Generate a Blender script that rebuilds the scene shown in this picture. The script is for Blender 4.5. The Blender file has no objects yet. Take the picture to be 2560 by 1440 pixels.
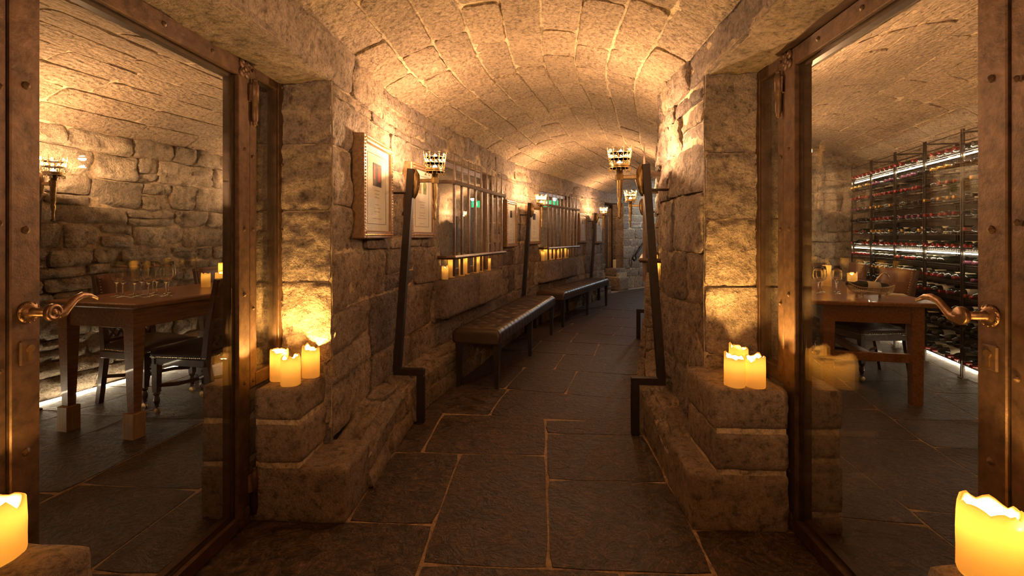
import bpy, math, random
from mathutils import Vector, Matrix, noise
R = math.radians
random.seed(7)
scene = bpy.context.scene
col = scene.collection

# ------------------------------------------------------------------ camera, world, exposure
CAM_H = 1.25
cam_d = bpy.data.cameras.new('camera')
cam_d.sensor_width = 36.0
cam_d.lens = 36.0 * 1250 / 2560
cam_d.shift_y = -130 / 2560
cam_d.clip_start = 0.02
cam = bpy.data.objects.new('camera', cam_d)
col.objects.link(cam)
cam.location = (0, 0, CAM_H)
cam.rotation_euler = (R(90), 0, R(3.2))
scene.camera = cam
world = bpy.data.worlds.new('world')
scene.world = world
world.use_nodes = True
world.node_tree.nodes['Background'].inputs[0].default_value = (1, 0.6, 0.3, 1)
world.node_tree.nodes['Background'].inputs[1].default_value = 0.0
scene.view_settings.view_transform = 'Standard'
scene.view_settings.look = 'None'
scene.view_settings.gamma = 1
scene.view_settings.use_curve_mapping = False
scene.view_settings.exposure = 0.34
scene.cycles.transparent_max_bounces = 48
TORCH_W = 92.0
CANDLE_W = 6.0
LED_E = 36.0
WARM = (1.0, 0.58, 0.29)
FLAME = (1.0, 0.55, 0.15)
WHITE = (1.0, 0.80, 0.55)

# ------------------------------------------------------------------ the curved line of the left corridor wall
SEG = [(4.9, 0), (1.0, 12.3), (2.3, 0), (0.9, 9.7), (3.9, 0), (1.6, 24), (2.2, 0)]
DS = 0.01
PTS = []
_x, _y, _h = -1.03, -1.8, 0.0
for _L, _t in SEG:
    _n = round(_L / DS)
    for _i in range(_n):
        PTS.append((_x, _y, _h))
        _hh = _h + R(_t) / _n / 2
        _x += math.sin(_hh) * DS
        _y += math.cos(_hh) * DS
        _h += R(_t) / _n
PTS.append((_x, _y, _h))
CW = 1.855                                  # corridor width between wall faces
def P(s, o=0.0):
    i = min(max(int(s / DS), 0), len(PTS) - 1)
    x, y, h = PTS[i]
    e = s - i * DS
    return Vector((x + math.sin(h) * e + math.cos(h) * o, y + math.cos(h) * e - math.sin(h) * o))
def head(s):
    return PTS[min(max(int(s / DS), 0), len(PTS) - 1)][2]
def frame(s, o=0.0, z=0.0, flip=False):
    """x out of the left wall into the corridor (flip: out of the right wall), y along or against the path"""
    h = head(s)
    p = P(s, o)
    m = Matrix.Translation((p.x, p.y, z)) @ Matrix.Rotation(-h, 4, 'Z')
    if flip:
        m = m @ Matrix.Rotation(math.pi, 4, 'Z')
    return m

# ------------------------------------------------------------------ materials
MATS = {}
def nodes_of(name):
    m = bpy.data.materials.new(name)
    m.use_nodes = True
    nt = m.node_tree
    for n in list(nt.nodes):
        nt.nodes.remove(n)
    out = nt.nodes.new('ShaderNodeOutputMaterial')
    MATS[name] = m
    return m, nt, out
def N(nt, kind, **kw):
    n = nt.nodes.new('ShaderNode' + kind)
    for k, v in kw.items():
        if k.startswith('_'):
            setattr(n, k[1:], v)
        else:
            n.inputs[k.replace('__', ' ')].default_value = v
    return n
def ramp(nt, stops):
    n = nt.nodes.new('ShaderNodeValToRGB')
    cr = n.color_ramp
    while len(cr.elements) < len(stops):
        cr.elements.new(0.5)
    for e, (p, c) in zip(cr.elements, stops):
        e.position = p
        e.color = (c[0], c[1], c[2], 1)
    return n
def mix(nt, a, b, fac=0.5, mode='MIX'):
    n = nt.nodes.new('ShaderNodeMix')
    n.data_type = 'RGBA'
    n.blend_type = mode
    for sock, v in ((6, a), (7, b), (0, fac)):
        if isinstance(v, (int, float)):
            n.inputs[sock].default_value = v if sock == 0 else (v, v, v, 1)
        elif isinstance(v, (tuple, list)):
            n.inputs[sock].default_value = (*v[:3], 1)
        else:
            nt.links.new(v, n.inputs[sock])
    return n.outputs[2]
def math_n(nt, op, a, b=0.0):
    n = nt.nodes.new('ShaderNodeMath')
    n.operation = op
    for i, v in enumerate((a, b)):
        if isinstance(v, (int, float)):
            n.inputs[i].default_value = v
        else:
            nt.links.new(v, n.inputs[i])
    return n.outputs[0]
def noise_n(nt, vec, scale, detail=4, rough=0.6, dist=0.0):
    n = nt.nodes.new('ShaderNodeTexNoise')
    n.inputs['Scale'].default_value = scale
    n.inputs['Detail'].default_value = detail
    n.inputs['Roughness'].default_value = rough
    n.inputs['Distortion'].default_value = dist
    nt.links.new(vec, n.inputs['Vector'])
    return n.outputs['Fac']
def bump(nt, height, strength, dist):
    n = nt.nodes.new('ShaderNodeBump')
    n.inputs['Strength'].default_value = strength
    n.inputs['Distance'].default_value = dist
    nt.links.new(height, n.inputs['Height'])
    return n.outputs['Normal']
def coords(nt, rnd_shift=True, scale=(1, 1, 1)):
    tc = nt.nodes.new('ShaderNodeTexCoord')
    mp = nt.nodes.new('ShaderNodeMapping')
    mp.inputs['Scale'].default_value = scale
    nt.links.new(tc.outputs['Object'], mp.inputs['Vector'])
    oi = nt.nodes.new('ShaderNodeObjectInfo')
    if rnd_shift:
        mul = nt.nodes.new('ShaderNodeVectorMath')
        mul.operation = 'MULTIPLY_ADD'
        cmb = nt.nodes.new('ShaderNodeCombineXYZ')
        for i in range(3):
            nt.links.new(oi.outputs['Random'], cmb.inputs[i])
        nt.links.new(cmb.outputs[0], mul.inputs[0])
        mul.inputs[1].default_value = (13, 37, 71)
        nt.links.new(mp.outputs[0], mul.inputs[2])
        return mul.outputs[0], oi.outputs['Random']
    return mp.outputs[0], oi.outputs['Random']

def stone_mat(name, cols, var, bstr, fine=60, chip=22, bd=0.012, rough=0.85, tool=None, spec=0.3):
    m, nt, out = nodes_of(name)
    v, rnd = coords(nt)
    big = noise_n(nt, v, 3.2, 4, 0.6)
    mid = noise_n(nt, v, chip, 5, 0.65)
    fin = noise_n(nt, v, fine, 4, 0.7)
    base = ramp(nt, [(i / (len(cols) - 1), c) for i, c in enumerate(cols)])
    nt.links.new(rnd, base.inputs[0])
    r2 = ramp(nt, [(0.3, (1 - var,) * 3), (0.7, (1 + var,) * 3)])
    nt.links.new(big, r2.inputs[0])
    c1 = mix(nt, base.outputs[0], r2.outputs[0], 1.0, 'MULTIPLY')
    r3 = ramp(nt, [(0.34, (0.36, 0.34, 0.33)), (0.47, (0.90, 0.89, 0.88)), (0.72, (1.3, 1.28, 1.22))])
    nt.links.new(mid, r3.inputs[0])
    c2 = mix(nt, c1, r3.outputs[0], 0.85, 'MULTIPLY')
    r4 = ramp(nt, [(0.36, (0.55, 0.53, 0.51)), (0.56, (1.08, 1.08, 1.08))])
    nt.links.new(fin, r4.inputs[0])
    c3 = mix(nt, c2, r4.outputs[0], 0.7, 'MULTIPLY')
    b = N(nt, 'BsdfPrincipled', Roughness=rough)
    b.inputs['Specular IOR Level'].default_value = spec
    nt.links.new(c3, b.inputs['Base Color'])
    h = math_n(nt, 'ADD', math_n(nt, 'MULTIPLY', mid, 1.0), math_n(nt, 'MULTIPLY', fin, 0.45))
    if tool:
        vor = nt.nodes.new('ShaderNodeTexVoronoi')
        vor.feature = 'SMOOTH_F1'
        vor.inputs['Scale'].default_value = tool
        mp = nt.nodes.new('ShaderNodeMapping')
        mp.inputs['Scale'].default_value = (1, 0.45, 1)
        mp.inputs['Rotation'].default_value = (0.3, 0.5, 0.7)
        nt.links.new(v, mp.inputs[0])
        nt.links.new(mp.outputs[0], vor.inputs['Vector'])
        h = math_n(nt, 'ADD', h, math_n(nt, 'MULTIPLY', vor.outputs['Distance'], 1.1))
    nt.links.new(bump(nt, h, bstr, bd), b.inputs['Normal'])
    nt.links.new(b.outputs[0], out.inputs[0])
    return m

stone_mat('wall_stone', [(0.27, 0.21, 0.18), (0.40, 0.305, 0.225), (0.215, 0.17, 0.155), (0.43, 0.325, 0.23), (0.30, 0.24, 0.21), (0.36, 0.27, 0.195)], 0.25, 1.0, 85, 24, 0.035)
stone_mat('rubble_stone', [(0.37, 0.30, 0.22), (0.43, 0.35, 0.26), (0.33, 0.27, 0.20), (0.40, 0.32, 0.23)], 0.2, 1.0, 60, 14, 0.045)
stone_mat('vault_stone', [(0.43, 0.32, 0.215), (0.48, 0.36, 0.245), (0.40, 0.30, 0.205), (0.46, 0.35, 0.25)], 0.18, 1.0, 85, 40, 0.03, tool=42)
stone_mat('plinth_stone', [(0.29, 0.22, 0.165), (0.34, 0.255, 0.185), (0.26, 0.20, 0.155)], 0.25, 0.9, 110, 26, 0.02)
stone_mat('ledge_stone', [(0.26, 0.20, 0.145), (0.30, 0.23, 0.165), (0.22, 0.175, 0.135)], 0.25, 0.9, 60, 18, 0.02)
stone_mat('mortar', [(0.60, 0.47, 0.31), (0.56, 0.44, 0.29)], 0.3, 0.9, 90, 30, 0.01)
stone_mat('wall_mortar', [(0.42, 0.32, 0.21), (0.40, 0.305, 0.2)], 0.75, 0.9, 90, 16, 0.012)
stone_mat('floor_mortar', [(0.46, 0.335, 0.225), (0.43, 0.31, 0.21)], 0.15, 0.6, 90, 30, 0.004)

def floor_mat():
    m, nt, out = nodes_of('floor_slate')
    v, rnd = coords(nt)
    sw = noise_n(nt, v, 9, 5, 0.6, 2.2)
    swl = noise_n(nt, v, 16, 3, 0.6, 2.5)
    line = math_n(nt, 'ABSOLUTE', math_n(nt, 'SUBTRACT', swl, 0.5))
    rl = ramp(nt, [(0.0, (3.2, 3.0, 2.8)), (0.02, (1.6, 1.55, 1.5)), (0.06, (0.95, 0.95, 0.95)), (0.2, (0.7, 0.7, 0.7))])
    nt.links.new(line, rl.inputs[0])
    base = ramp(nt, [(0, (0.046, 0.031, 0.021)), (0.5, (0.060, 0.041, 0.028)), (1, (0.050, 0.034, 0.025))])
    nt.links.new(rnd, base.inputs[0])
    r2 = ramp(nt, [(0.34, (0.42, 0.42, 0.42)), (0.66, (1.7, 1.65, 1.6))])
    nt.links.new(sw, r2.inputs[0])
    c = mix(nt, base.outputs[0], r2.outputs[0], 1, 'MULTIPLY')
    c = mix(nt, c, rl.outputs[0], 0.8, 'MULTIPLY')
    b = N(nt, 'BsdfPrincipled', Roughness=0.5)
    b.inputs['Specular IOR Level'].default_value = 0.4
    nt.links.new(c, b.inputs['Base Color'])
    rr = ramp(nt, [(0.3, (0.42,) * 3), (0.7, (0.65,) * 3)])
    nt.links.new(sw, rr.inputs[0])
    nt.links.new(rr.outputs[0], b.inputs['Roughness'])
    h = math_n(nt, 'ADD', sw, math_n(nt, 'MULTIPLY', swl, 0.6))
    nt.links.new(bump(nt, h, 0.9, 0.012), b.inputs['Normal'])
    nt.links.new(b.outputs[0], out.inputs[0])
floor_mat()

def plain(name, c, rough=0.5, metal=0.0, nz=None, var=0.25, bstr=0.0, scale=(1, 1, 1), bd=0.003, spec=0.5, coat=0.0):
    m, nt, out = nodes_of(name)
    b = N(nt, 'BsdfPrincipled', Roughness=rough, Metallic=metal)
    b.inputs['Specular IOR Level'].default_value = spec
    b.inputs['Coat Weight'].default_value = coat
    b.inputs['Base Color'].default_value = (*c, 1)
    if nz:
        v, rnd = coords(nt, True, scale)
        f = noise_n(nt, v, nz, 5, 0.65)
        r = ramp(nt, [(0.28, tuple(x * (1 - var) for x in c)), (0.72, tuple(min(1, x * (1 + var)) for x in c))])
        nt.links.new(f, r.inputs[0])
        nt.links.new(r.outputs[0], b.inputs['Base Color'])
        if bstr:
            nt.links.new(bump(nt, f, bstr, bd), b.inputs['Normal'])
    nt.links.new(b.outputs[0], out.inputs[0])
    return m
plain('bronze', (0.115, 0.064, 0.036), 0.5, 0.55, 26, 0.5, 0.6, bd=0.004)
plain('bronze_dark', (0.10, 0.06, 0.035), 0.45, 0.7, 14, 0.4, 0.2)
plain('brass', (0.55, 0.36, 0.17), 0.3, 0.95, 40, 0.3)
plain('handle_bronze', (0.24, 0.14, 0.078), 0.38, 0.9, 60, 0.45, 0.3)
plain('steel', (0.75, 0.66, 0.5), 0.25, 0.95)
plain('silver', (0.78, 0.70, 0.55), 0.25, 0.95, 60, 0.2)
plain('iron', (0.035, 0.024, 0.018), 0.5, 0.6, 30, 0.3, 0.2)
plain('grille_iron', (0.13, 0.085, 0.06), 0.45, 0.65, 24, 0.4, 0.4)
plain('torch_metal', (0.30, 0.20, 0.09), 0.38, 0.85, 40, 0.5, 0.4)
plain('crown_brass', (0.62, 0.42, 0.17), 0.35, 0.7, 60, 0.3)
plain('rack_metal', (0.10, 0.088, 0.075), 0.3, 0.9)
plain('wood_table', (0.25, 0.112, 0.045), 0.33, 0.0, 6, 0.5, 0.1, (14, 1, 14), coat=0.25)
plain('wood_chair', (0.075, 0.036, 0.02), 0.36, 0.0, 8, 0.4, 0.1, (3, 3, 3), coat=0.2)
plain('wood_block', (0.42, 0.25, 0.115), 0.5, 0.0, 6, 0.3, 0.1, (9, 9, 1))
plain('wood_window', (0.10, 0.05, 0.025), 0.45, 0.0, 8, 0.4, 0.1, (6, 6, 1))
plain('leather_dark', (0.040, 0.024, 0.022), 0.34, 0.0, 120, 0.25, 0.15, bd=0.001)
plain('leather_brown', (0.125, 0.05, 0.027), 0.36, 0.0, 12, 0.35, 0.1, bd=0.002)
plain('leather_bench', (0.040, 0.022, 0.013), 0.36, 0.0, 140, 0.25, 0.12, bd=0.001, spec=0.6)
plain('bench_leg', (0.022, 0.014, 0.010), 0.4)
plain('frame_wood', (0.21, 0.12, 0.055), 0.42, 0.25, 50, 0.4, 0.2)
plain('paper', (0.80, 0.73, 0.60), 0.8, 0.0, 5, 0.04)
plain('print_dark', (0.05, 0.035, 0.03), 0.7)
plain('print_red', (0.42, 0.07, 0.03), 0.7)
plain('print_grey', (0.36, 0.31, 0.24), 0.8)
plain('print_green', (0.32, 0.36, 0.14), 0.8)
plain('print_sepia', (0.40, 0.27, 0.12), 0.8)
plain('ink', (0.11, 0.09, 0.07), 0.8)
plain('linen', (0.7, 0.64, 0.52), 0.8, 0.0, 60, 0.06)
plain('bottle_glass', (0.010, 0.013, 0.008), 0.12, 0.0, spec=0.7)
plain('foil_red', (0.25, 0.03, 0.026), 0.3, 0.35)
plain('foil_gold', (0.55, 0.33, 0.08), 0.3, 0.6)
plain('foil_black', (0.02, 0.018, 0.018), 0.3, 0.3)
plain('foil_violet', (0.20, 0.07, 0.13), 0.35, 0.3)
plain('label_paper', (0.66, 0.60, 0.46), 0.7)
plain('label_blue', (0.12, 0.13, 0.45), 0.5)
plain('smoke_wall', (0.10, 0.09, 0.08), 0.8)
plain('wick', (0.02, 0.015, 0.01), 0.9)
plain('leaf', (0.03, 0.07, 0.015), 0.6)
plain('cold_plaster', (0.30, 0.31, 0.30), 0.9, 0.0, 10, 0.2, 0.5, bd=0.01)
plain('menhir', (0.42, 0.31, 0.17), 0.9, 0.0, 12, 0.35, 0.9, bd=0.02)

def glass_mat(name, tint=(0.93, 0.95, 0.92), f0=0.045, rough=0.0):
    m, nt, out = nodes_of(name)
    lw = nt.nodes.new('ShaderNodeLayerWeight')
    lw.inputs['Blend'].default_value = 0.5
    p5 = math_n(nt, 'POWER', lw.outputs['Facing'], 5.0)
    fac = math_n(nt, 'ADD', math_n(nt, 'MULTIPLY', p5, 1 - f0), f0)
    tr = nt.nodes.new('ShaderNodeBsdfTransparent')
    tr.inputs[0].default_value = (*tint, 1)
    gl = nt.nodes.new('ShaderNodeBsdfGlossy')
    gl.inputs['Roughness'].default_value = rough
    gl.inputs['Color'].default_value = (1, 1, 1, 1)
    mx = nt.nodes.new('ShaderNodeMixShader')
    nt.links.new(fac, mx.inputs[0])
    nt.links.new(tr.outputs[0], mx.inputs[1])
    nt.links.new(gl.outputs[0], mx.inputs[2])
    nt.links.new(mx.outputs[0], out.inputs[0])
glass_mat('pane_glass', (0.965, 0.97, 0.955))
glass_mat('picture_glass', (0.98, 0.98, 0.98), 0.03)
glass_mat('wine_glass', (0.95, 0.96, 0.95), 0.13)
glass_mat('green_glass', (0.30, 0.38, 0.30), 0.06)

def real_glass():
    m, nt, out = nodes_of('clear_glass')
    g = nt.nodes.new('ShaderNodeBsdfGlass')
    g.inputs['Color'].default_value = (0.98, 0.98, 0.96, 1)
    g.inputs['IOR'].default_value = 1.48
    g.inputs['Roughness'].default_value = 0.0
    nt.links.new(g.outputs[0], out.inputs[0])
real_glass()
def emit(name, c, s):
    m, nt, out = nodes_of(name)
    e = nt.nodes.new('ShaderNodeEmission')
    e.inputs[0].default_value = (*c, 1)
    e.inputs[1].default_value = s
    nt.links.new(e.outputs[0], out.inputs[0])
emit('led', WHITE, LED_E)
emit('bulb', (1, 0.74, 0.40), 90)
emit('flame', (1, 0.66, 0.25), 30)
emit('exit_green', (0.03, 0.75, 0.26), 1.1)
emit('exit_white', (0.7, 1.0, 0.8), 1.1)

def wax_mat():
    m, nt, out = nodes_of('wax')
    v, rnd = coords(nt)
    d = nt.nodes.new('ShaderNodeBsdfDiffuse')
    d.inputs[0].default_value = (0.90, 0.76, 0.50, 1)
    t = nt.nodes.new('ShaderNodeBsdfTranslucent')
    t.inputs[0].default_value = (1.0, 0.86, 0.52, 1)
    g = nt.nodes.new('ShaderNodeBsdfGlossy')
    g.inputs['Roughness'].default_value = 0.35
    a = nt.nodes.new('ShaderNodeMixShader')
    a.inputs[0].default_value = 0.62
    nt.links.new(d.outputs[0], a.inputs[1])
    nt.links.new(t.outputs[0], a.inputs[2])
    b = nt.nodes.new('ShaderNodeMixShader')
    b.inputs[0].default_value = 0.03
    nt.links.new(a.outputs[0], b.inputs[1])
    nt.links.new(g.outputs[0], b.inputs[2])
    nt.links.new(b.outputs[0], out.inputs[0])
wax_mat()

# ------------------------------------------------------------------ mesh helpers
def link(name, verts, faces, mat, parent=None, smooth=False, loc=None):
    me = bpy.data.meshes.new(name)
    me.from_pydata(verts, [], faces)
    if isinstance(mat, str):
        me.materials.append(MATS[mat])
    if smooth:
        me.polygons.foreach_set('use_smooth', [True] * len(me.polygons))
    me.update()
    o = bpy.data.objects.new(name, me)
    col.objects.link(o)
    if parent:
        o.parent = parent
    if loc is not None:
        o.location = loc
    return o
class MB:
    def __init__(self, M=None):
        self.v = []
        self.f = []
        self.M = M or Matrix.Identity(4)
    def add(self, vs, fs):
        b = len(self.v)
        self.v += [tuple(self.M @ Vector(p)) for p in vs]
        self.f += [tuple(b + i for i in q) for q in fs]
        return self
    def box(self, x0, x1, y0, y1, z0, z1, bev=0.0):
        if bev <= 0:
            vs = [(x, y, z) for x in (x0, x1) for y in (y0, y1) for z in (z0, z1)]
            fs = [(0, 1, 3, 2), (4, 6, 7, 5), (0, 4, 5, 1), (2, 3, 7, 6), (0, 2, 6, 4), (1, 5, 7, 3)]
            return self.add(vs, fs)
        b = min(bev, (x1 - x0) / 2.1, (y1 - y0) / 2.1, (z1 - z0) / 2.1)
        vs, idx = [], {}
        X, Y, Z = (x0, x1), (y0, y1), (z0, z1)
        sg = (1, -1)
        for i in (0, 1):
            for j in (0, 1):
                for k in (0, 1):
                    for a in range(3):
                        p = [X[i] + sg[i] * b, Y[j] + sg[j] * b, Z[k] + sg[k] * b]
                        p[a] = (X, Y, Z)[a][(i, j, k)[a]]
                        idx[(i, j, k, a)] = len(vs)
                        vs.append(tuple(p))
        fs = []
        for a in range(3):
            o = [q for q in range(3) if q != a]
            for e in (0, 1):
                ring = []
                for (p, q) in ((0, 0), (1, 0), (1, 1), (0, 1)):
                    c = [0, 0, 0]
                    c[a] = e
                    c[o[0]] = p
                    c[o[1]] = q
                    ring.append(idx[(*c, a)])
                fs.append(tuple(ring))
        for a in range(3):
            o = [q for q in range(3) if q != a]
            for p in (0, 1):
                for q in (0, 1):
                    c0 = [0, 0, 0]
                    c1 = [0, 0, 0]
                    c0[o[0]] = c1[o[0]] = p
                    c0[o[1]] = c1[o[1]] = q
                    c0[a] = 0
                    c1[a] = 1
                    fs.append((idx[(*c0, o[0])], idx[(*c1, o[0])], idx[(*c1, o[1])], idx[(*c0, o[1])]))
        for i in (0, 1):
            for j in (0, 1):
                for k in (0, 1):
                    fs.append((idx[(i, j, k, 0)], idx[(i, j, k, 1)], idx[(i, j, k, 2)]))
        return self.add(vs, fs)
    def frust(self, a, b, ra, rb, n=4, rot=None, cap=True):
        return self.tube([a, b], [ra, rb], n, rot)
    def tube(self, pts, rad, n=8, rot=None):
        pts = [Vector(p) for p in pts]
        if isinstance(rad, (int, float)):
            rad = [rad] * len(pts)
        vs, fs = [], []
        up = None
        for i, p in enumerate(pts):
            t = (pts[min(i + 1, len(pts) - 1)] - pts[max(i - 1, 0)]).normalized()
            if up is None:
                up = Vector((0, 0, 1)) if abs(t.z) < 0.9 else Vector((0, 1, 0))
            x = t.cross(up)
            if x.length < 1e-5:
                x = t.cross(Vector((1, 0, 0)))
            x.normalize()
            y = x.cross(t).normalized()
            up = y
            for k in range(n):
                a = 2 * math.pi * (k + (0.5 if n == 4 else 0)) / n + (rot or 0)
                r = rad[i]
                vs.append(tuple(p + x * math.cos(a) * r + y * math.sin(a) * r))
        for i in range(len(pts) - 1):
            for k in range(n):
                fs.append((i * n + k, i * n + (k + 1) % n, (i + 1) * n + (k + 1) % n, (i + 1) * n + k))
        fs.append(tuple(range(n - 1, -1, -1)))
        fs.append(tuple((len(pts) - 1) * n + k for k in range(n)))
        return self.add(vs, fs)
    def lathe(self, prof, n=16, c=(0, 0, 0), axis='Z'):
        vs, fs = [], []
        for (r, z) in prof:
            for k in range(n):
                a = 2 * math.pi * k / n
                q = (r * math.cos(a), r * math.sin(a), z)
                if axis == 'X':
                    q = (q[2], q[0], q[1])
                elif axis == 'Y':
                    q = (q[0], q[2], q[1])
                vs.append((q[0] + c[0], q[1] + c[1], q[2] + c[2]))
        m = len(prof)
        for i in range(m - 1):
            for k in range(n):
                fs.append((i * n + k, i * n + (k + 1) % n, (i + 1) * n + (k + 1) % n, (i + 1) * n + k))
        if prof[0][0] > 1e-4:
            fs.append(tuple(range(n - 1, -1, -1)))
        if prof[-1][0] > 1e-4:
            fs.append(tuple((m - 1) * n + k for k in range(n)))
        return self.add(vs, fs)
    def ball(self, c, r, n=6, m=4):
        prof = [(max(1e-5, r * math.sin(math.pi * i / m)), -r * math.cos(math.pi * i / m)) for i in range(m + 1)]
        return self.lathe(prof, n, c)
    def prism(self, poly, z0, z1):
        n = len(poly)
        vs = [(x, y, z0) for x, y in poly] + [(x, y, z1) for x, y in poly]
        fs = [tuple(range(n - 1, -1, -1)), tuple(range(n, 2 * n))]
        fs += [(i, (i + 1) % n, n + (i + 1) % n, n + i) for i in range(n)]
        return self.add(vs, fs)
    def build(self, name, mat, parent=None, smooth=False):
        return link(name, self.v, self.f, mat, parent, smooth)
def empty(name, M, label=None, cat=None, group=None):
    e = bpy.data.objects.new(name, None)
    e.empty_display_size = 0.1
    col.objects.link(e)
    e.matrix_world = M if isinstance(M, Matrix) else Matrix.Translation(M)
    tag(e, label, cat, group)
    return e
def tag(o, label=None, cat=None, group=None, kind=None):
    if label: o['label'] = label
    if cat: o['category'] = cat
    if group: o['group'] = group
    if kind: o['kind'] = kind
    return o
def struct(o):
    o['kind'] = 'structure'
    return o
def copy_tree(o, parent=None, M=None):
    c = o.copy()
    col.objects.link(c)
    c.parent = parent
    if parent is not None:
        c.matrix_parent_inverse = o.matrix_parent_inverse.copy()
    if M is not None:
        c.matrix_world = M
    for ch in [x for x in KIDS(o)]:
        copy_tree(ch, c)
    return c
def KIDS(o):
    return [x for x in bpy.data.objects if x.parent == o]
def point_light(name, loc, power, color, radius, parent=None):
    l = bpy.data.lights.new(name, 'POINT')
    l.energy = power
    l.color = color
    l.shadow_soft_size = radius
    o = bpy.data.objects.new(name, l)
    col.objects.link(o)
    o.location = loc
    if parent: o.parent = parent
    return o

# ------------------------------------------------------------------ masonry
def smooth01(x):
    x = max(0.0, min(1.0, x))
    return x * x * (3 - 2 * x)
def nz(x, y, z):
    return noise.noise(Vector((x, y, z)))
def rows(s0, s1, t0, t1, hr, lr, rng, holes=(), split=0.0):
    tb = sorted({t0, t1, *[h for q in holes for h in q[2:] if t0 < h < t1]})
    out = []
    for a, b in zip(tb, tb[1:]):
        hs, c = [], a
        if b - a < hr[1] * 1.15:
            hs = [(a, b)]
        else:
            while c < b - 1e-6:
                h = rng.uniform(*hr)
                if b - c - h < hr[0] * 0.8:
                    h = b - c if b - c < hr[1] * 1.25 else (b - c) / 2
                hs.append((c, c + h))
                c += h
        for (r0, r1) in hs:
            segs = [(s0, s1)]
            for q in holes:
                if q[2] < r1 - 1e-5 and q[3] > r0 + 1e-5:
                    n = []
                    for (u, w) in segs:
                        if q[1] <= u or q[0] >= w:
                            n.append((u, w))
                        else:
                            if q[0] > u: n.append((u, q[0]))
                            if q[1] < w: n.append((q[1], w))
                    segs = n
            for (u, w) in segs:
                c = u
                while c < w - 1e-6:
                    l = rng.uniform(*lr)
                    if w - c - l < lr[0] * 0.7:
                        l = w - c if w - c < lr[1] * 1.2 else (w - c) / 2
                    if split and rng.random() < split and r1 - r0 > 0.12:
                        m = r0 + (r1 - r0) * rng.uniform(0.35, 0.65)
                        out.append((c, c + l, r0, m))
                        out.append((c, c + l, m, r1))
                    else:
                        out.append((c, c + l, r0, r1))
                    c += l
    return out
def warped(M, A, seed, fr=2.2):
    def g(s, t, d):
        return M(s + A * nz(s * fr, t * fr, seed), t + A * nz(s * fr, t * fr, seed + 9.3), d)
    return g
def stone(M, rect, parent, mat, rng, d0=0.012, amp=0.012, cell=0.05, gap=0.008, rnd=0.02, freq=9.0, name='stone', dvar=0.006, skirt=0.03, ridge=0.0, edge=0.007):
    s0, s1, t0, t1 = rect
    s0 += gap; s1 -= gap; t0 += gap; t1 -= gap
    if s1 - s0 < 0.015 or t1 - t0 < 0.012:
        return None
    nx = max(2, min(26, round((s1 - s0) / cell)))
    ny = max(2, min(26, round((t1 - t0) / cell)))
    dd = d0 + rng.uniform(-dvar, dvar)
    k = rng.uniform(0, 90)
    tilt_s, tilt_t = rng.uniform(-1, 1) * dvar * 1.2, rng.uniform(-1, 1) * dvar * 1.2
    cr = min(0.03, (s1 - s0) * 0.12, (t1 - t0) * 0.2)
    vs, fs = [], []
    for j in range(ny + 1):
        for i in range(nx + 1):
            a, b = i / nx, j / ny
            s, t = s0 + (s1 - s0) * a, t0 + (t1 - t0) * b
            es, et = min(s - s0, s1 - s), min(t - t0, t1 - t)
            e = min(es, et)
            if e < 1e-6:
                w = gap * 0.9 * nz(s * 14, t * 14, k)
                # rounded corners
                if es < 1e-6 and et < 1e-6:
                    s += cr * 0.35 * (1 if a < 0.5 else -1)
                    t += cr * 0.35 * (1 if b < 0.5 else -1)
                if es < 1e-6: s += w
                if et < 1e-6: t += w
            d = dd + amp * (nz(s * freq, t * freq, k) + 0.55 * nz(s * freq * 2.4, t * freq * 2.4, k + 5))
            if ridge:
                d += ridge * (1 - abs(nz(s * freq * 0.8 + 3, t * freq * 1.6, k + 2)) * 2.2)
            d += tilt_s * (a - 0.5) * 2 + tilt_t * (b - 0.5) * 2
            d -= edge * (1 - smooth01(e / max(rnd, 1e-4)))
            vs.append(M(s, t, d))
    for j in range(ny):
        for i in range(nx):
            q = j * (nx + 1) + i
            fs.append((q, q + 1, q + nx + 2, q + nx + 1))
    per = [(i, 0) for i in range(nx)] + [(nx, j) for j in range(ny)] + [(nx - i, ny) for i in range(nx)] + [(0, ny - j) for j in range(ny)]
    base = len(vs)
    n = len(per)
    for (i, j) in per:
        vs.append(vs[j * (nx + 1) + i])
    for (i, j) in per:
        s, t = s0 + (s1 - s0) * i / nx, t0 + (t1 - t0) * j / ny
        vs.append(M(s, t, -skirt))
    top = [base + q for q in range(n)]
    base += n
    for q in range(n):
        fs.append((top[q], base + q, base + (q + 1) % n, top[(q + 1) % n]))
    c = sum((Vector(v) for v in vs), Vector()) / len(vs)
    c = Vector((round(c.x, 3), round(c.y, 3), round(c.z, 3)))
    return link(name, [tuple(Vector(v) - c) for v in vs], fs, mat, parent, True, loc=c)
def backing(M, rects, name, mat, parent=None, d=-0.004, cell=0.12, rough=0.005):
    vs, fs = [], []
    for (s0, s1, t0, t1) in rects:
        nx = max(1, round((s1 - s0) / cell))
        ny = max(1, round((t1 - t0) / cell))
        b = len(vs)
        for j in range(ny + 1):
            for i in range(nx + 1):
                s, t = s0 + (s1 - s0) * i / nx, t0 + (t1 - t0) * j / ny
                vs.append(tuple(M(s, t, d + rough * nz(s * 11, t * 11, 3.3))))
        for j in range(ny):
            for i in range(nx):
                q = b + j * (nx + 1) + i
                fs.append((q, q + 1, q + nx + 2, q + nx + 1))
    return link(name, vs, fs, mat, parent)
def masonry(name, M, rects, smat, mmat, rng, warp=0.012, seed=1.0, back=-0.004, piece='stone', **kw):
    g = warped(M, warp, seed)
    w = struct(backing(g, rects, name, mmat, None, back))
    for r in rects:
        stone(g, r, w, smat, rng, name=piece, **kw)
    return w

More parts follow.
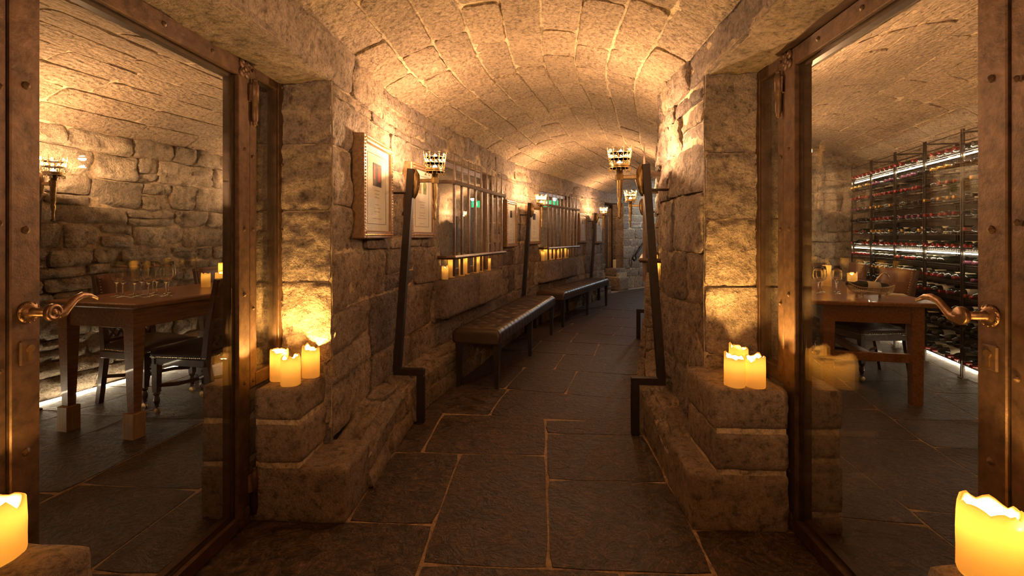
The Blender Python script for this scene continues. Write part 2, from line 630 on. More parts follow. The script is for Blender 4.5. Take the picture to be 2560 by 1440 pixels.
def block(x0, x1, y0, y1, z0, z1, parent, mat, amp=0.006, cell=0.05, r=0.012, seed=0.0, name='stone', M=None, freq=9.0):
    """a hewn block with rounded worn edges"""
    lo, hi = Vector((x0, y0, z0)), Vector((x1, y1, z1))
    n = [max(2, min(24, round((hi[a] - lo[a]) / cell))) for a in range(3)]
    idx, vs, fs = {}, [], []
    def vid(key):
        if key in idx: return idx[key]
        p = Vector([lo[a] + (hi[a] - lo[a]) * key[a] / n[a] for a in range(3)])
        q = Vector([min(max(p[a], lo[a] + r), hi[a] - r) for a in range(3)])
        d = (p - q)
        if d.length > 1e-9:
            d.normalize()
        k = nz(p.x * freq + seed, p.y * freq, p.z * freq) + 0.5 * nz(p.x * 2.5 * freq + seed, p.y * 2.5 * freq, p.z * 2.5 * freq)
        p = q + d * (r + amp * k)
        idx[key] = len(vs)
        vs.append(p)
        return idx[key]
    for a in range(3):
        b, c = (a + 1) % 3, (a + 2) % 3
        for e in (0, n[a]):
            for i in range(n[b]):
                for j in range(n[c]):
                    q = []
                    for (u, w) in ((i, j), (i + 1, j), (i + 1, j + 1), (i, j + 1)):
                        k = [0, 0, 0]
                        k[a], k[b], k[c] = e, u, w
                        q.append(vid(tuple(k)))
                    fs.append(tuple(q if e else q[::-1]))
    if M is not None:
        vs = [M @ v for v in vs]
    ctr = sum(vs, Vector()) / len(vs)
    return link(name, [tuple(v - ctr) for v in vs], fs, mat, parent, True, loc=ctr)
def sheet(name, pts, mat, parent=None):
    return link(name, pts, [tuple(range(len(pts)))], mat, parent)
def boxobj(name, x0, x1, y0, y1, z0, z1, mat, parent=None, bev=0.0, M=None):
    return MB(M).box(x0, x1, y0, y1, z0, z1, bev).build(name, mat, parent)

# ------------------------------------------------------------------ key measures
XL, XR = -1.274, 1.072                 # planes of the two glass doors
YL0, YL1 = 0.80, 2.405                 # left opening in the wall
YR0, YR1 = 0.86, 2.54
ZL, ZR = 2.012, 2.052                  # undersides of the lintels
SPRING = 2.22
LEDGE = 0.185
W1 = (6.11, 7.62, 0.87, 1.95)
W2 = (9.52, 11.00, 0.87, 1.95)
WR = (6.05, 7.50, 0.87, 1.95)
FARO = (13.30, 14.25, 0.0, 2.0)
TH = 0.47
rng = random.Random(11)

# ------------------------------------------------------------------ corridor walls
def ML(s, t, d):
    p = P(s, d)
    return Vector((p.x, p.y, t))
def MR(s, t, d):
    p = P(s, CW - d)
    return Vector((p.x, p.y, t))
lint = [(2.15, 4.47, ZL, SPRING + 0.03)]
rl = rows(4.205, 13.3, 0.24, SPRING + 0.03, (0.2, 0.36), (0.26, 0.62), rng, [W1, W2, (4.205, 4.47, ZL, SPRING + 0.03)], 0.22)
rl += rows(13.3, 14.25, 2.0, SPRING + 0.03, (0.2, 0.4), (0.5, 1.0), rng)
wall_left = masonry('wall_left', ML, lint + rl, 'wall_stone', 'wall_mortar', rng, 0.014, 1.0, -0.009, d0=0.010, amp=0.017, cell=0.024, gap=0.005, rnd=0.02, dvar=0.010, edge=0.010, freq=11)
rl2 = rows(14.25, 16.6, 0.0, SPRING + 0.03, (0.16, 0.3), (0.25, 0.5), rng, (), 0.1)
wall_end = masonry('wall_end_left', ML, rl2, 'wall_stone', 'mortar', rng, 0.01, 2.0, d0=0.014, amp=0.01, cell=0.06, gap=0.01)
lintr = [(2.2, 4.62, ZR, SPRING + 0.03)]
rr = rows(4.345, 9.6, 0.24, SPRING + 0.03, (0.2, 0.36), (0.26, 0.6), rng, [WR, (4.345, 4.62, ZR, SPRING + 0.03)], 0.22)
wall_right = masonry('wall_right', MR, lintr + rr, 'wall_stone', 'wall_mortar', rng, 0.016, 5.0, -0.010, d0=0.012, amp=0.020, cell=0.024, gap=0.005, rnd=0.02, dvar=0.012, edge=0.010, freq=11)
# plain stretches that the camera never faces
def strip(name, M, rects, mat):
    return struct(backing(M, rects, name, mat, None, 0.0, 0.2))
strip('wall_left_near', ML, [(0, 2.6, 0, SPRING + 0.03)], 'wall_stone')
strip('wall_right_near', MR, [(0, 2.66, 0, SPRING + 0.03)], 'wall_stone')
strip('wall_right_far', MR, [(9.6, 16.6, 0, SPRING + 0.03)], 'wall_stone')
struct(sheet('wall_back', [(-1.03, -1.8, 0), (0.825, -1.8, 0), (0.825, -1.8, 2.8), (-1.03, -1.8, 2.8)], 'wall_stone'))
_a, _b = P(16.6), P(16.6, CW)
struct(sheet('wall_end', [(_a.x, _a.y, 0), (_b.x, _b.y, 0), (_b.x, _b.y, 2.8), (_a.x, _a.y, 2.8)], 'wall_stone'))

# jambs of the openings, lintel undersides, window reveals
def jamb(name, y, x0, x1, zt, sgn, seed, mat='wall_stone'):
    M = lambda u, t, d: Vector((u, y - sgn * d, t))
    rects = []
    zs = [0.0, 0.32, 0.62, 1.02, 1.37, 1.70, zt] if seed < 10 else [0.0, 0.3, 0.66, 1.0, 1.33, 1.66, zt]
    for i in range(len(zs) - 1):
        rects.append((x0, x1, zs[i], zs[i + 1]))
    return masonry(name, M, rects, mat, 'wall_mortar', rng, 0.008, seed, d0=0.010, amp=0.016, cell=0.018, gap=0.0045, rnd=0.014, ridge=0.008, freq=14)
jamb_l = jamb('wall_left_jamb', YL1, -1.50, -1.02, ZL + 0.02, 1, 3.0)
jamb_r = jamb('wall_right_jamb', YR1, 0.815, 1.30, ZR + 0.02, 1, 12.0)
struct(sheet('wall_left_jamb_near', [(-1.5, YL0, 0), (-1.03, YL0, 0), (-1.03, YL0, 2.05), (-1.5, YL0, 2.05)], 'wall_stone'))
struct(sheet('wall_right_jamb_near', [(1.3, YR0, 0), (0.825, YR0, 0), (0.825, YR0, 2.07), (1.3, YR0, 2.07)], 'wall_stone'))
Mu = lambda zt: (lambda u, v, d: Vector((u, v, zt - d)))
masonry('wall_left_lintel', Mu(ZL), [(-1.50, -1.015, YL0 - 0.1, 2.42)], 'wall_stone', 'wall_mortar', rng, 0.006, 4.0, d0=0.008, amp=0.012, cell=0.03, gap=0.002)
masonry('wall_right_lintel', Mu(ZR), [(0.81, 1.30, YR0 - 0.1, 2.56)], 'wall_stone', 'wall_mortar', rng, 0.006, 6.0, d0=0.008, amp=0.012, cell=0.03, gap=0.002)
def reveal(name, W, right=False, splay=(0.0, 0.0)):
    s0, s1, z0, z1 = W
    o0, o1 = (-TH, 0.0) if not right else (CW + TH, CW)
    vs, fs = [], []
    n = 8
    for i in range(n + 1):
        s = s0 + (s1 - s0) * i / n
        a, b = P(s0 - splay[0] + (s1 - s0 + splay[0] + splay[1]) * i / n, o0), P(s, o1)
        vs += [(a.x, a.y, z0), (b.x, b.y, z0), (a.x, a.y, z1), (b.x, b.y, z1)]
    for i in range(n):
        q = i * 4
        fs += [(q, q + 1, q + 5, q + 4), (q + 2, q + 6, q + 7, q + 3)]
    fs += [(0, 2, 3, 1), (n * 4, n * 4 + 1, n * 4 + 3, n * 4 + 2)]
    return struct(link(name, vs, fs, 'wall_stone'))
reveal('wall_left_reveal', W1, splay=(0.1, 0.95))
reveal('wall_left_reveal.001', W2, splay=(0.1, 0.95))
reveal('wall_right_reveal', WR, True)
reveal('wall_left_reveal.002', FARO)
# room-side faces of the corridor walls
def back_face(name, o, s0, s1, holes, zt):
    M = lambda s, t, d: Vector((*P(s, o), t))
    rects = rows(s0, s1, 0, zt, (3, 3.5), (1.0, 1.6), random.Random(3), holes)
    return struct(backing(M, rects, name, 'rubble_stone', None, 0.0, 0.25))
SW1, SW2 = [(w[0] - 0.1, w[1] + 0.95, w[2], w[3]) for w in (W1, W2)]
back_face('wall_left_inner', -TH, 0.8, 16.0, [SW1, SW2, (YL0 + 1.8, YL1 + 1.8, 0, ZL), FARO], 2.3)
back_face('wall_right_inner', CW + TH, 1.4, 9.7, [WR, (YR0 + 1.8, YR1 + 1.8, 0, ZR)], 2.3)

# ------------------------------------------------------------------ stone ledges at the foot of the corridor walls
def ledge(name, o_face, o_wall, s0, s1, h, seed):
    sg = 1 if o_face > o_wall else -1
    dip = lambda s: 0.075 * (1 - smooth01((s - s0) / 0.45))
    Mf = lambda s, t, d: Vector((*P(s, o_face + sg * d - sg * 0.02 * (t / h)), t * (1 - dip(s) / h)))
    Mt = lambda s, t, d: Vector((*P(s, o_wall + (o_face - o_wall) * t), h + d - dip(s) - 0.05 * t * t + 0.025 * nz(s * 3, t * 2, seed)))
    rf = rows(s0, s1, 0, h - 0.02, (0.11, 0.19), (0.2, 0.5), rng, (), 0.15)
    w = masonry(name, Mf, rf, 'ledge_stone', 'wall_mortar', rng, 0.008, seed, d0=0.012, amp=0.01, cell=0.035, gap=0.006)
    g = warped(Mt, 0.0, seed)
    b = backing(g, [(s0, s1, 0, 1.02)], 'mortar_bed', 'ledge_stone', w, 0.0, 0.06)
    for r in rows(s0, s1, 0.02, 1.03, (0.4, 0.7), (0.25, 0.5), rng):
        stone(g, r, w, 'ledge_stone', rng, d0=0.012, amp=0.014, cell=0.035, gap=0.012, rnd=0.03, dvar=0.008)
    return w
ledge('wall_left_ledge', LEDGE, 0.0, 4.22, 13.2, 0.29, 21.0)
ledge('wall_right_ledge', CW - 0.175, CW, 4.34, 9.6, 0.275, 25.0)

# ------------------------------------------------------------------ plinths at the openings
def plinth(parent, parts, seed, mat='plinth_stone', core=None):
    if core:
        for c in core:
            boxobj('mortar_bed', *c, 'mortar', parent)
    for i, q in enumerate(parts):
        block(*q, parent, mat, 0.0055, 0.024, 0.014, seed + i * 3.7, freq=12)
plinth(jamb_l, [(-1.26, -0.845, 2.126, 2.46, -0.01, 0.232), (-1.255, -1.045, 2.13, 2.42, 0.252, 0.422), (-1.255, -1.05, 2.13, 2.42, 0.440, 0.578),
                (-1.498, -1.30, 2.126, 2.42, -0.01, 0.232), (-1.495, -1.30, 2.126, 2.42, 0.250, 0.424), (-1.49, -1.30, 2.126, 2.42, 0.442, 0.59)], 1.0,
       core=[(-1.25, -0.856, 2.137, 2.43, 0, 0.222), (-1.25, -1.056, 2.138, 2.40, 0.2, 0.56), (-1.486, -1.306, 2.137, 2.40, 0, 0.57)])
plinth(jamb_r, [(0.645, 1.05, 2.165, 2.58, -0.01, 0.236), (0.742, 1.05, 2.165, 2.56, 0.254, 0.412), (0.735, 1.05, 2.17, 2.56, 0.428, 0.597),
                (1.10, 1.268, 2.165, 2.56, -0.01, 0.066), (1.10, 1.268, 2.165, 2.56, 0.086, 0.295), (1.10, 1.262, 2.165, 2.56, 0.313, 0.415), (1.10, 1.268, 2.165, 2.56, 0.435, 0.60)], 30.0,
       core=[(0.657, 1.04, 2.176, 2.56, 0, 0.225), (0.752, 1.04, 2.176, 2.54, 0.2, 0.58), (1.106, 1.256, 2.176, 2.54, 0, 0.58)])
near_l = struct(boxobj('wall_left_plinth', -1.25, -1.02, 0.72, 1.03, 0, 0.53, 'mortar'))
block(-1.26, -0.985, 0.70, 1.062, 0.40, 0.572, near_l, 'plinth_stone', 0.010, 0.03, 0.022, 50)
block(-1.26, -0.95, 0.70, 1.07, -0.01, 0.38, near_l, 'plinth_stone', 0.006, 0.05, 0.02, 53)
near_r = struct(boxobj('wall_right_plinth', 0.85, 1.04, 0.76, 1.06, 0, 0.53, 'mortar'))
block(0.80, 1.05, 0.74, 1.10, 0.40, 0.572, near_r, 'plinth_stone', 0.010, 0.03, 0.022, 56)
block(0.78, 1.05, 0.74, 1.10, -0.01, 0.38, near_r, 'plinth_stone', 0.006, 0.05, 0.02, 59)

# ------------------------------------------------------------------ barrel vaults
def vault_map(A, B, zA, zB, rise, th):
    def M(q, u, d):
        ph = -th + 2 * th * u
        a, b = A(q), B(q)
        f = 0.5 + math.sin(ph) / (2 * math.sin(th))
        z = zA + (zB - zA) * f + rise * (math.cos(ph) - math.cos(th)) / (1 - math.cos(th))
        c = a + (b - a) * f
        n = (b - a).normalized()
        c = c - n * d * math.sin(ph)
        return Vector((c.x, c.y, z - d * math.cos(ph)))
    return M
def vault(name, M, q0, q1, courses, width, lr, seed, cell=0.04, back_ext=0.0, mat='vault_stone'):
    sc = lambda q, t, d: M(q, t / width, d)
    rects = []
    h = width / courses
    for c in range(courses):
        q = q0 - rng.uniform(0, lr[0])
        while q < q1:
            l = rng.uniform(*lr)
            rects.append((q, min(q + l, q1), c * h, (c + 1) * h))
            q += l
    g = warped(sc, 0.016, seed, 1.6)
    w = struct(backing(sc, [(q0 - back_ext - 0.4, q1, 0, width)], name, 'mortar', None, -0.003, 0.07, 0.0035))
    for r in rects:
        if r[1] - r[0] < 0.06: continue
        stone(g, r, w, mat, rng, name='stone', d0=0.011, amp=0.007, cell=cell, gap=0.008, rnd=0.012, dvar=0.004, freq=22, edge=0.005)
    return w
cv = vault_map(lambda s: P(s), lambda s: P(s, CW), SPRING, SPRING, 0.26, R(31))
vault('ceiling', cv, 2.3, 14.6, 9, 1.95, (0.42, 0.85), 40.0, 0.03)
strip('ceiling_near', lambda s, t, d: cv(s, t, d), [(0, 2.1, 0, 1)], 'vault_stone')
strip('ceiling_far', lambda s, t, d: cv(s, t, d), [(14.5, 16.7, 0, 1)], 'vault_stone')

# left dining room: outer wall, vault
def Bl(q):
    return Vector((-3.80 + q * math.sin(R(12)), 3.52 + q * math.cos(R(12))))
def MBl(q, t, d):
    c = Bl(q)
    return Vector((c.x + d * math.cos(R(12)), c.y - d * math.sin(R(12)), t))
rlr = rows(-1.0, 6.6, 0, 1.15, (0.08, 0.22), (0.18, 0.5), rng, (), 0.15) + rows(-1.0, 6.6, 1.15, 2.13, (0.12, 0.28), (0.22, 0.62), rng, (), 0.12)
masonry('wall_dining_left', MBl, rlr, 'rubble_stone', 'wall_mortar', rng, 0.03, 60.0, d0=0.03, amp=0.026, cell=0.03, gap=0.006, rnd=0.03, dvar=0.016, ridge=0.018, freq=9, edge=0.02)
strip('wall_dining_left_near', MBl, [(-3.2, -1.0, 0, 2.13)], 'rubble_stone')
strip('wall_dining_left_far', MBl, [(6.6, 10.0, 0, 2.13)], 'rubble_stone')
lv = vault_map(lambda q: P(q + 5.25, -TH), Bl, 2.06, 2.115, 0.40, R(40))
vault('ceiling_dining_left', lv, -2.6, 5.6, 11, 2.75, (0.45, 0.95), 64.0, 0.045)
strip('ceiling_dining_left_far', lv, [(5.6, 10.2, 0, 1)], 'vault_stone')
_a, _b = P(2.4, -TH), Bl(-2.9)
struct(sheet('wall_dining_left_end', [(_a.x, _a.y, 0), (_b.x, _b.y, 0), (_b.x, _b.y, 2.6), (_a.x, _a.y, 2.6)], 'rubble_stone'))
_a, _b = P(15.2, -TH), Bl(9.9)
struct(sheet('wall_dining_left_back', [(_a.x, _a.y, 0), (_b.x, _b.y, 0), (_b.x, _b.y, 2.6), (_a.x, _a.y, 2.6)], 'rubble_stone'))

# right dining room: outer wall behind the wine rack, far wall, vault
RH = R(12.5)
def Br(q):
    return Vector((4.08 + q * math.sin(RH), 4.76 + q * math.cos(RH)))
def MBr(q, t, d):
    c = Br(q)
    return Vector((c.x - d * math.cos(RH), c.y + d * math.sin(RH), t))
masonry('wall_dining_right', MBr, rows(-1.2, 2.75, 0, 2.2, (0.15, 0.3), (0.3, 0.6), rng), 'rubble_stone', 'wall_mortar', rng, 0.02, 70.0, d0=0.025, amp=0.018, cell=0.06, gap=0.008, rnd=0.025, dvar=0.012)
strip('wall_dining_right_near', MBr, [(-4.5, -1.2, 0, 2.2)], 'rubble_stone')
rv = vault_map(lambda q: P(q + 6.95, CW + TH), Br, 2.08, 2.16, 0.42, R(36))
vault('ceiling_dining_right', rv, -3.4, 2.72, 12, 3.1, (0.45, 0.95), 74.0, 0.05)
_a, _b = P(9.65, CW + TH - 0.05), Br(2.72)
def Mfar(u, t, d):
    c = _fa + (_fb - _fa) * (u / (_fb - _fa).length)
    n = Vector((_fb.y - _fa.y, -(_fb.x - _fa.x))).normalized()
    return Vector((c.x + n.x * d, c.y + n.y * d, t))
_fa, _fb = _a, _b
masonry('wall_dining_right_back', Mfar, rows(0, (_b - _a).length, 0, 2.62, (0.14, 0.3), (0.25, 0.6), rng, (), 0.15), 'rubble_stone', 'wall_mortar', rng, 0.02, 77.0, d0=0.025, amp=0.02, cell=0.05, gap=0.008, rnd=0.025, dvar=0.012)
_c, _d = P(3.2, CW + TH), Br(-3.7)
struct(sheet('wall_dining_right_end', [(_c.x, _c.y, 0), (_d.x, _d.y, 0), (_d.x, _d.y, 2.7), (_c.x, _c.y, 2.7)], 'rubble_stone'))

# ------------------------------------------------------------------ floors
floor = struct(link('floor', [(-6, -2.5, -0.0012), (8, -2.5, -0.0012), (8, 16, -0.0012), (-6, 16, -0.0012)], [(0, 1, 2, 3)], 'floor_mortar'))
Mf = lambda x, y, d: Vector((x, y, d))
fk = dict(d0=0.0016, amp=0.0006, cell=0.12, gap=0.0045, rnd=0.006, dvar=0.0006, skirt=0.012, name='slab', edge=0.0)
gf = warped(Mf, 0.004, 80.0)
for r in [(-1.36, -0.456, 0.7, 1.52), (-1.36, -0.456, 1.52, 2.14), (-0.845, -0.456, 2.14, 2.85), (-0.845, -0.68, 2.85, 3.56), (-0.68, 0.035, 2.85, 3.47), (-0.456, 0.035, 1.88, 2.85),
          (-0.456, 0.30, 0.5, 1.88), (0.30, 0.65, 0.5, 1.88), (0.035, 0.65, 1.88, 2.57), (0.035, 0.65, 2.57, 3.17), (0.035, 0.65, 3.17, 3.40), (0.65, 1.16, 0.7, 1.5), (0.65, 1.16, 1.5, 2.17),
          (-0.845, -0.456, -0.6, 0.7), (-0.456, 0.2, -1.0, 0.5), (0.2, 0.65, -1.0, 0.5)]:
    stone(gf, r, floor, 'floor_slate', rng, **fk)
gc = warped(lambda s, o, d: Vector((*P(s, o), d)), 0.004, 81.0)
for (s0, s1, cuts) in [(5.33, 6.02, (0.66,)), (6.02, 6.72, (0.62, 1.12)), (6.72, 7.35, (0.9,)), (7.35, 7.95, (0.52, 1.2)), (7.95, 8.6, (0.86,)), (8.6, 9.35, (0.6, 1.3)),
                       (9.35, 10.1, (1.0,)), (10.1, 10.9, (0.6, 1.25)), (10.9, 11.8, (0.95,)), (11.8, 12.7, (0.6,)), (12.7, 13.6, (1.1,)), (13.6, 14.6, (0.5,)), (14.6, 15.6, (0.8,))]:
    cs = [0.17, *cuts, CW - 0.17]
    for a, b in zip(cs, cs[1:]):
        stone(gc, (s0, s1, a, b), floor, 'floor_slate', rng, **fk)
def room_floor(name, M, q0, q1, t0, t1, seed, cr=None):
    f = struct(backing(M, [(q0, q1, t0, t1)], name, 'floor_mortar', None, -0.0006, 0.5, 0.0))
    g = warped(M, 0.004, seed)
    t = t0
    while t < t1 - 0.1:
        w = random.Random(seed + t).uniform(0.48, 0.64)
        q = q0 + random.Random(seed * t + 2).uniform(-0.5, 0)
        while q < q1:
            l = rng.uniform(0.55, 1.0)
            stone(g, (max(q, q0), min(q + l, q1), t, min(t + w, t1)), f, 'floor_slate', rng, **fk)
            q += l
        t += w
    return f
room_floor('floor_dining_left', lambda q, t, d: MBl(q, 0, 0).lerp(Vector((*P(q + 5.25, -TH + 0.1), 0)), t / 2.45) + Vector((0, 0, d)), -2.3, 5.5, 0, 2.45, 90.0)
room_floor('floor_dining_right', lambda q, t, d: Vector((*P(q + 6.95, CW + TH - 0.14), 0)).lerp(MBr(q, 0, 0), t / 2.7) + Vector((0, 0, d)), -3.4, 2.7, 0, 2.7, 95.0)

# ------------------------------------------------------------------ glass doors and sidelights
def lbox(mb, base, X, sg, e0, e1, y0, y1, z0, z1, bev=0.003):
    a, b = sorted((X + sg * e0, X + sg * e1))
    mb.box(a - base.x, b - base.x, y0 - base.y, y1 - base.y, z0 - base.z, z1 - base.z, bev)
def rivets(par, base, X, sg, spots, r=0.010):
    for (y, z) in spots:
        mb = MB(Matrix.Translation((X + sg * 0.012 - base.x, y - base.y, z - base.z)) @ Matrix.Rotation(R(90) * sg, 4, 'Y') @ Matrix.Rotation(R(45), 4, 'Z'))
        mb.lathe([(r, 0), (r * 0.92, 0.003), (0.0001, 0.008)], 8)
        mb.build('rivet', 'bronze', par)
def trefoil(par, base, X, sg, y, z):
    mb = MB(Matrix.Translation((X + sg * 0.012 - base.x, y - base.y, z - base.z)) @ Matrix.Rotation(R(90) * sg, 4, 'Y'))
    for a in range(4):
        c = (math.cos(R(45 + 90 * a)) * 0.026, math.sin(R(45 + 90 * a)) * 0.026, 0)
        mb.lathe([(0.020, 0), (0.020, 0.005), (0.010, 0.009), (0.0001, 0.006)], 12, c)
    mb.lathe([(0.012, 0), (0.012, 0.011), (0.0001, 0.014)], 10)
    mb.build('trefoil_ornament', 'bronze', par)
def hinge(par, base, X, sg, y, z0, z1):
    mb = MB()
    x = X + sg * 0.026
    zm = (z0 + z1) / 2
    c = (x - base.x, y - base.y, -base.z)
    mb.lathe([(0.004, z0), (0.011, z0 + 0.008), (0.009, z0 + 0.016), (0.012, z0 + 0.022), (0.014, z0 + 0.03), (0.014, zm - 0.001), (0.017, zm), (0.017, z1 - 0.03), (0.012, z1 - 0.02), (0.010, z1 - 0.012), (0.012, z1 - 0.006), (0.003, z1)], 12, c)
    lbox(mb, base, X, sg, 0.008, 0.024, y - 0.028, y - 0.002, zm - 0.0, z1 - 0.03)
    lbox(mb, base, X, sg, 0.008, 0.022, y, y + 0.024, z0 + 0.03, zm)
    mb.build('hinge', 'bronze', par, True)
def lever(par, base, X, sg, y, z, k):
    h = MB(Matrix.Translation(-base))
    x0 = X + sg * 0.012
    T = Matrix.Translation((x0 - base.x, y - base.y, z - base.z)) @ Matrix.Rotation(R(90) * sg, 4, 'Y')
    rose = MB(T)
    rose.lathe([(0.027, 0), (0.027, 0.004), (0.022, 0.008), (0.016, 0.009), (0.014, 0.014), (0.0001, 0.014)], 24)
    for a in range(12):
        rose.ball((0.0235 * math.cos(a * math.pi / 6), 0.0235 * math.sin(a * math.pi / 6), 0.006), 0.0035, 6, 4)
    hd = MB(T)
    hd.lathe([(0.0125, 0.008), (0.0125, 0.016), (0.0105, 0.018), (0.0105, 0.058), (0.0001, 0.058)], 16)
    hnd = hd.build('handle', 'handle_bronze', par, True)
    ro = rose.build('rose', 'handle_bronze', hnd, True)
    pts = [(0.0, 0.0), (0.012 * k, -0.008), (0.028 * k, -0.004), (0.044 * k, 0.012), (0.060 * k, 0.026), (0.080 * k, 0.033), (0.100 * k, 0.030), (0.124 * k, 0.018)]
    rad = [0.012, 0.013, 0.0125, 0.011, 0.010, 0.009, 0.007, 0.004]
    lv_ = MB(Matrix.Translation((x0 + sg * 0.066 - base.x, y - base.y, z - base.z)) @ Matrix.Diagonal((0.6, 1, 1, 1)))
    lv_.tube([(0, a, b) for a, b in pts], rad, 10)
    lv_.lathe([(0.020, -0.011), (0.0215, -0.006), (0.0215, 0.006), (0.020, 0.011), (0.013, 0.012), (0.012, 0.009), (0.006, 0.009), (0.005, 0.013), (0.0001, 0.013)], 20, axis='X')
    lv_.build('lever', 'handle_bronze', hnd, True)
    dz = z - 0.098
    lk = MB()
    lbox(lk, base, X, sg, 0.010, 0.018, y - 0.022, y + 0.020, dz - 0.03, dz + 0.03, 0.003)
    lo = lk.build('lock_plate', 'bronze', par)
    cyl = MB(Matrix.Translation((X + sg * 0.018 - base.x, y - base.y, dz - base.z)) @ Matrix.Rotation(R(90) * sg, 4, 'Y'))
    cyl.lathe([(0.0095, -0.006), (0.0095, 0.004), (0.0001, 0.004)], 16, (-0.009 if sg > 0 else 0.009, 0, 0))
    cyl.box(-0.004 if sg > 0 else -0.021, 0.021 if sg > 0 else 0.004, -0.0052, 0.0052, -0.006, 0.003)
    cyl.build('lock_cylinder', 'brass', lo)
def glass_door(name, X, sg, y0, y1, p0, p1, zt, hy, label, hk):
    base = Vector((X, (y0 + y1) / 2, 0))
    d = struct(empty(name, base, label, 'door'))
    for (a, b, nm) in ((y0, p0, 'latch_stile'), (p1, y1, 'hinge_stile')):
        mb = MB()
        lbox(mb, base, X, sg, -0.055, 0.012, a, b, 0.008, zt)
        mb.build(nm, 'bronze', d)
    for (a, b, nm) in ((0.008, 0.066, 'bottom_rail'), (zt - 0.073, zt, 'top_rail')):
        mb = MB()
        lbox(mb, base, X, sg, -0.055, 0.0115, p0, p1, a, b)
        mb.build(nm, 'bronze', d)
    mb = MB()                                       # dark glazing bead on the room side
    for (a, b, c, e) in ((p0, p0 + 0.012, 0.066, zt - 0.073), (p1 - 0.012, p1, 0.066, zt - 0.073), (p0, p1, 0.066, 0.078), (p0, p1, zt - 0.085, zt - 0.073)):
        lbox(mb, base, X, sg, -0.05, -0.02, a, b, c, e, 0)
    mb.build('glazing_bead', 'bronze_dark', d)
    mb = MB()
    lbox(mb, base, X, sg, -0.012, -0.004, p0, p1, 0.066, zt - 0.073, 0)
    mb.build('pane', 'pane_glass', d)
    zs = [0.22, 0.42, 0.78, 1.22, 1.52, 1.84]
    rivets(d, base, X, sg, [((p1 + y1) / 2, q) for q in (0.25, 0.62, 1.0, 1.28, 1.62)] + [((y0 + p0) / 2, q) for q in (0.46, 0.72, 1.265, 1.62, 1.86)])
    rivets(d, base, X, sg, [(p0 + (p1 - p0) * k, zt - 0.036) for k in (0.15, 0.5, 0.8)])
    trefoil(d, base, X, sg, y1 - 0.042, zt - 0.036)
    trefoil(d, base, X, sg, y1 - 0.042, 0.045)
    for (a, b) in ((zt - 0.27, zt - 0.06), (0.03, 0.24)):
        hinge(d, base, X, sg, y1 + 0.014, a, b)
    lever(d, base, X, sg, hy, 1.062, hk)
    return d
glass_door('door_1', XL, 1, 1.125, 2.112, 1.197, 2.031, 2.0, 1.165, 'bronze-framed glass door with curled lever handle to the room of raised table and wine glasses', 1.0)
glass_door('door_2', XR, -1, 1.199, 2.246, 1.276, 2.145, 2.038, 1.239, 'bronze-framed glass door with curled lever handle to the wine rack room', 1.15)
def sidelight(name, X, sg, y0, y1, z0, z1, label, mull):
    base = Vector((X, (y0 + y1) / 2, z0))
    d = struct(empty(name, base, label, 'window'))
    mb = MB()
    w = 0.046
    for (a, b, c, e) in ((y0, y0 + w, z0, z1), (y1 - w, y1, z0, z1), (y0 + w, y1 - w, z0, z0 + 0.06), (y0 + w, y1 - w, z1 - 0.05, z1)):
        lbox(mb, base, X, sg, -0.05, 0.008, a, b, c, e)
    mb.build('frame', 'bronze', d)
    mb = MB()
    for (a, b, c, e) in ((y0 + w, y0 + w + 0.012, z0 + 0.06, z1 - 0.05), (y1 - w - 0.012, y1 - w, z0 + 0.06, z1 - 0.05)):
        lbox(mb, base, X, sg, -0.035, 0.004, a, b, c, e, 0)
    mb.build('glazing_bead', 'bronze_dark', d)
    mb = MB()
    lbox(mb, base, X, sg, -0.014, -0.006, y0 + w, y1 - w, z0 + 0.06, z1 - 0.05, 0)
    mb.build('pane', 'pane_glass', d)
    rivets(d, base, X, sg, [(y, z) for y in (y0 + 0.02, y1 - 0.02) for z in (z0 + 0.03, z0 + 0.35, 1.28, 1.6, z1 - 0.03)], 0.008)
    return d
sidelight('window_1', XL, 1, 2.117, 2.404, 0.582, ZL - 0.004, 'narrow bronze sidelight above three candles on stepped stone plinth', 0)
sidelight('window_2', XR, -1, 2.252, 2.538, 0.602, ZR - 0.004, 'narrow bronze sidelight above two joined candles on stone plinth', 0)
sidelight('window_3', XL, 1, YL0 + 0.005, 1.12, 0.582, ZL - 0.004, 'narrow bronze sidelight on latch side of the door to raised table', 0)
sidelight('window_4', XR, -1, YR0 + 0.005, 1.194, 0.582, ZR - 0.004, 'narrow bronze sidelight on latch side of the door to wine rack', 0)
for (i, X, a, b, z) in ((1, XL, YL0, 2.404, ZL), (2, XR, YR0, 2.538, ZR)):
    struct(boxobj('trim_%d' % i, X - 0.045, X + 0.002, a + 0.33, b - 0.29, z - 0.011, z + 0.002, 'bronze_dark'))

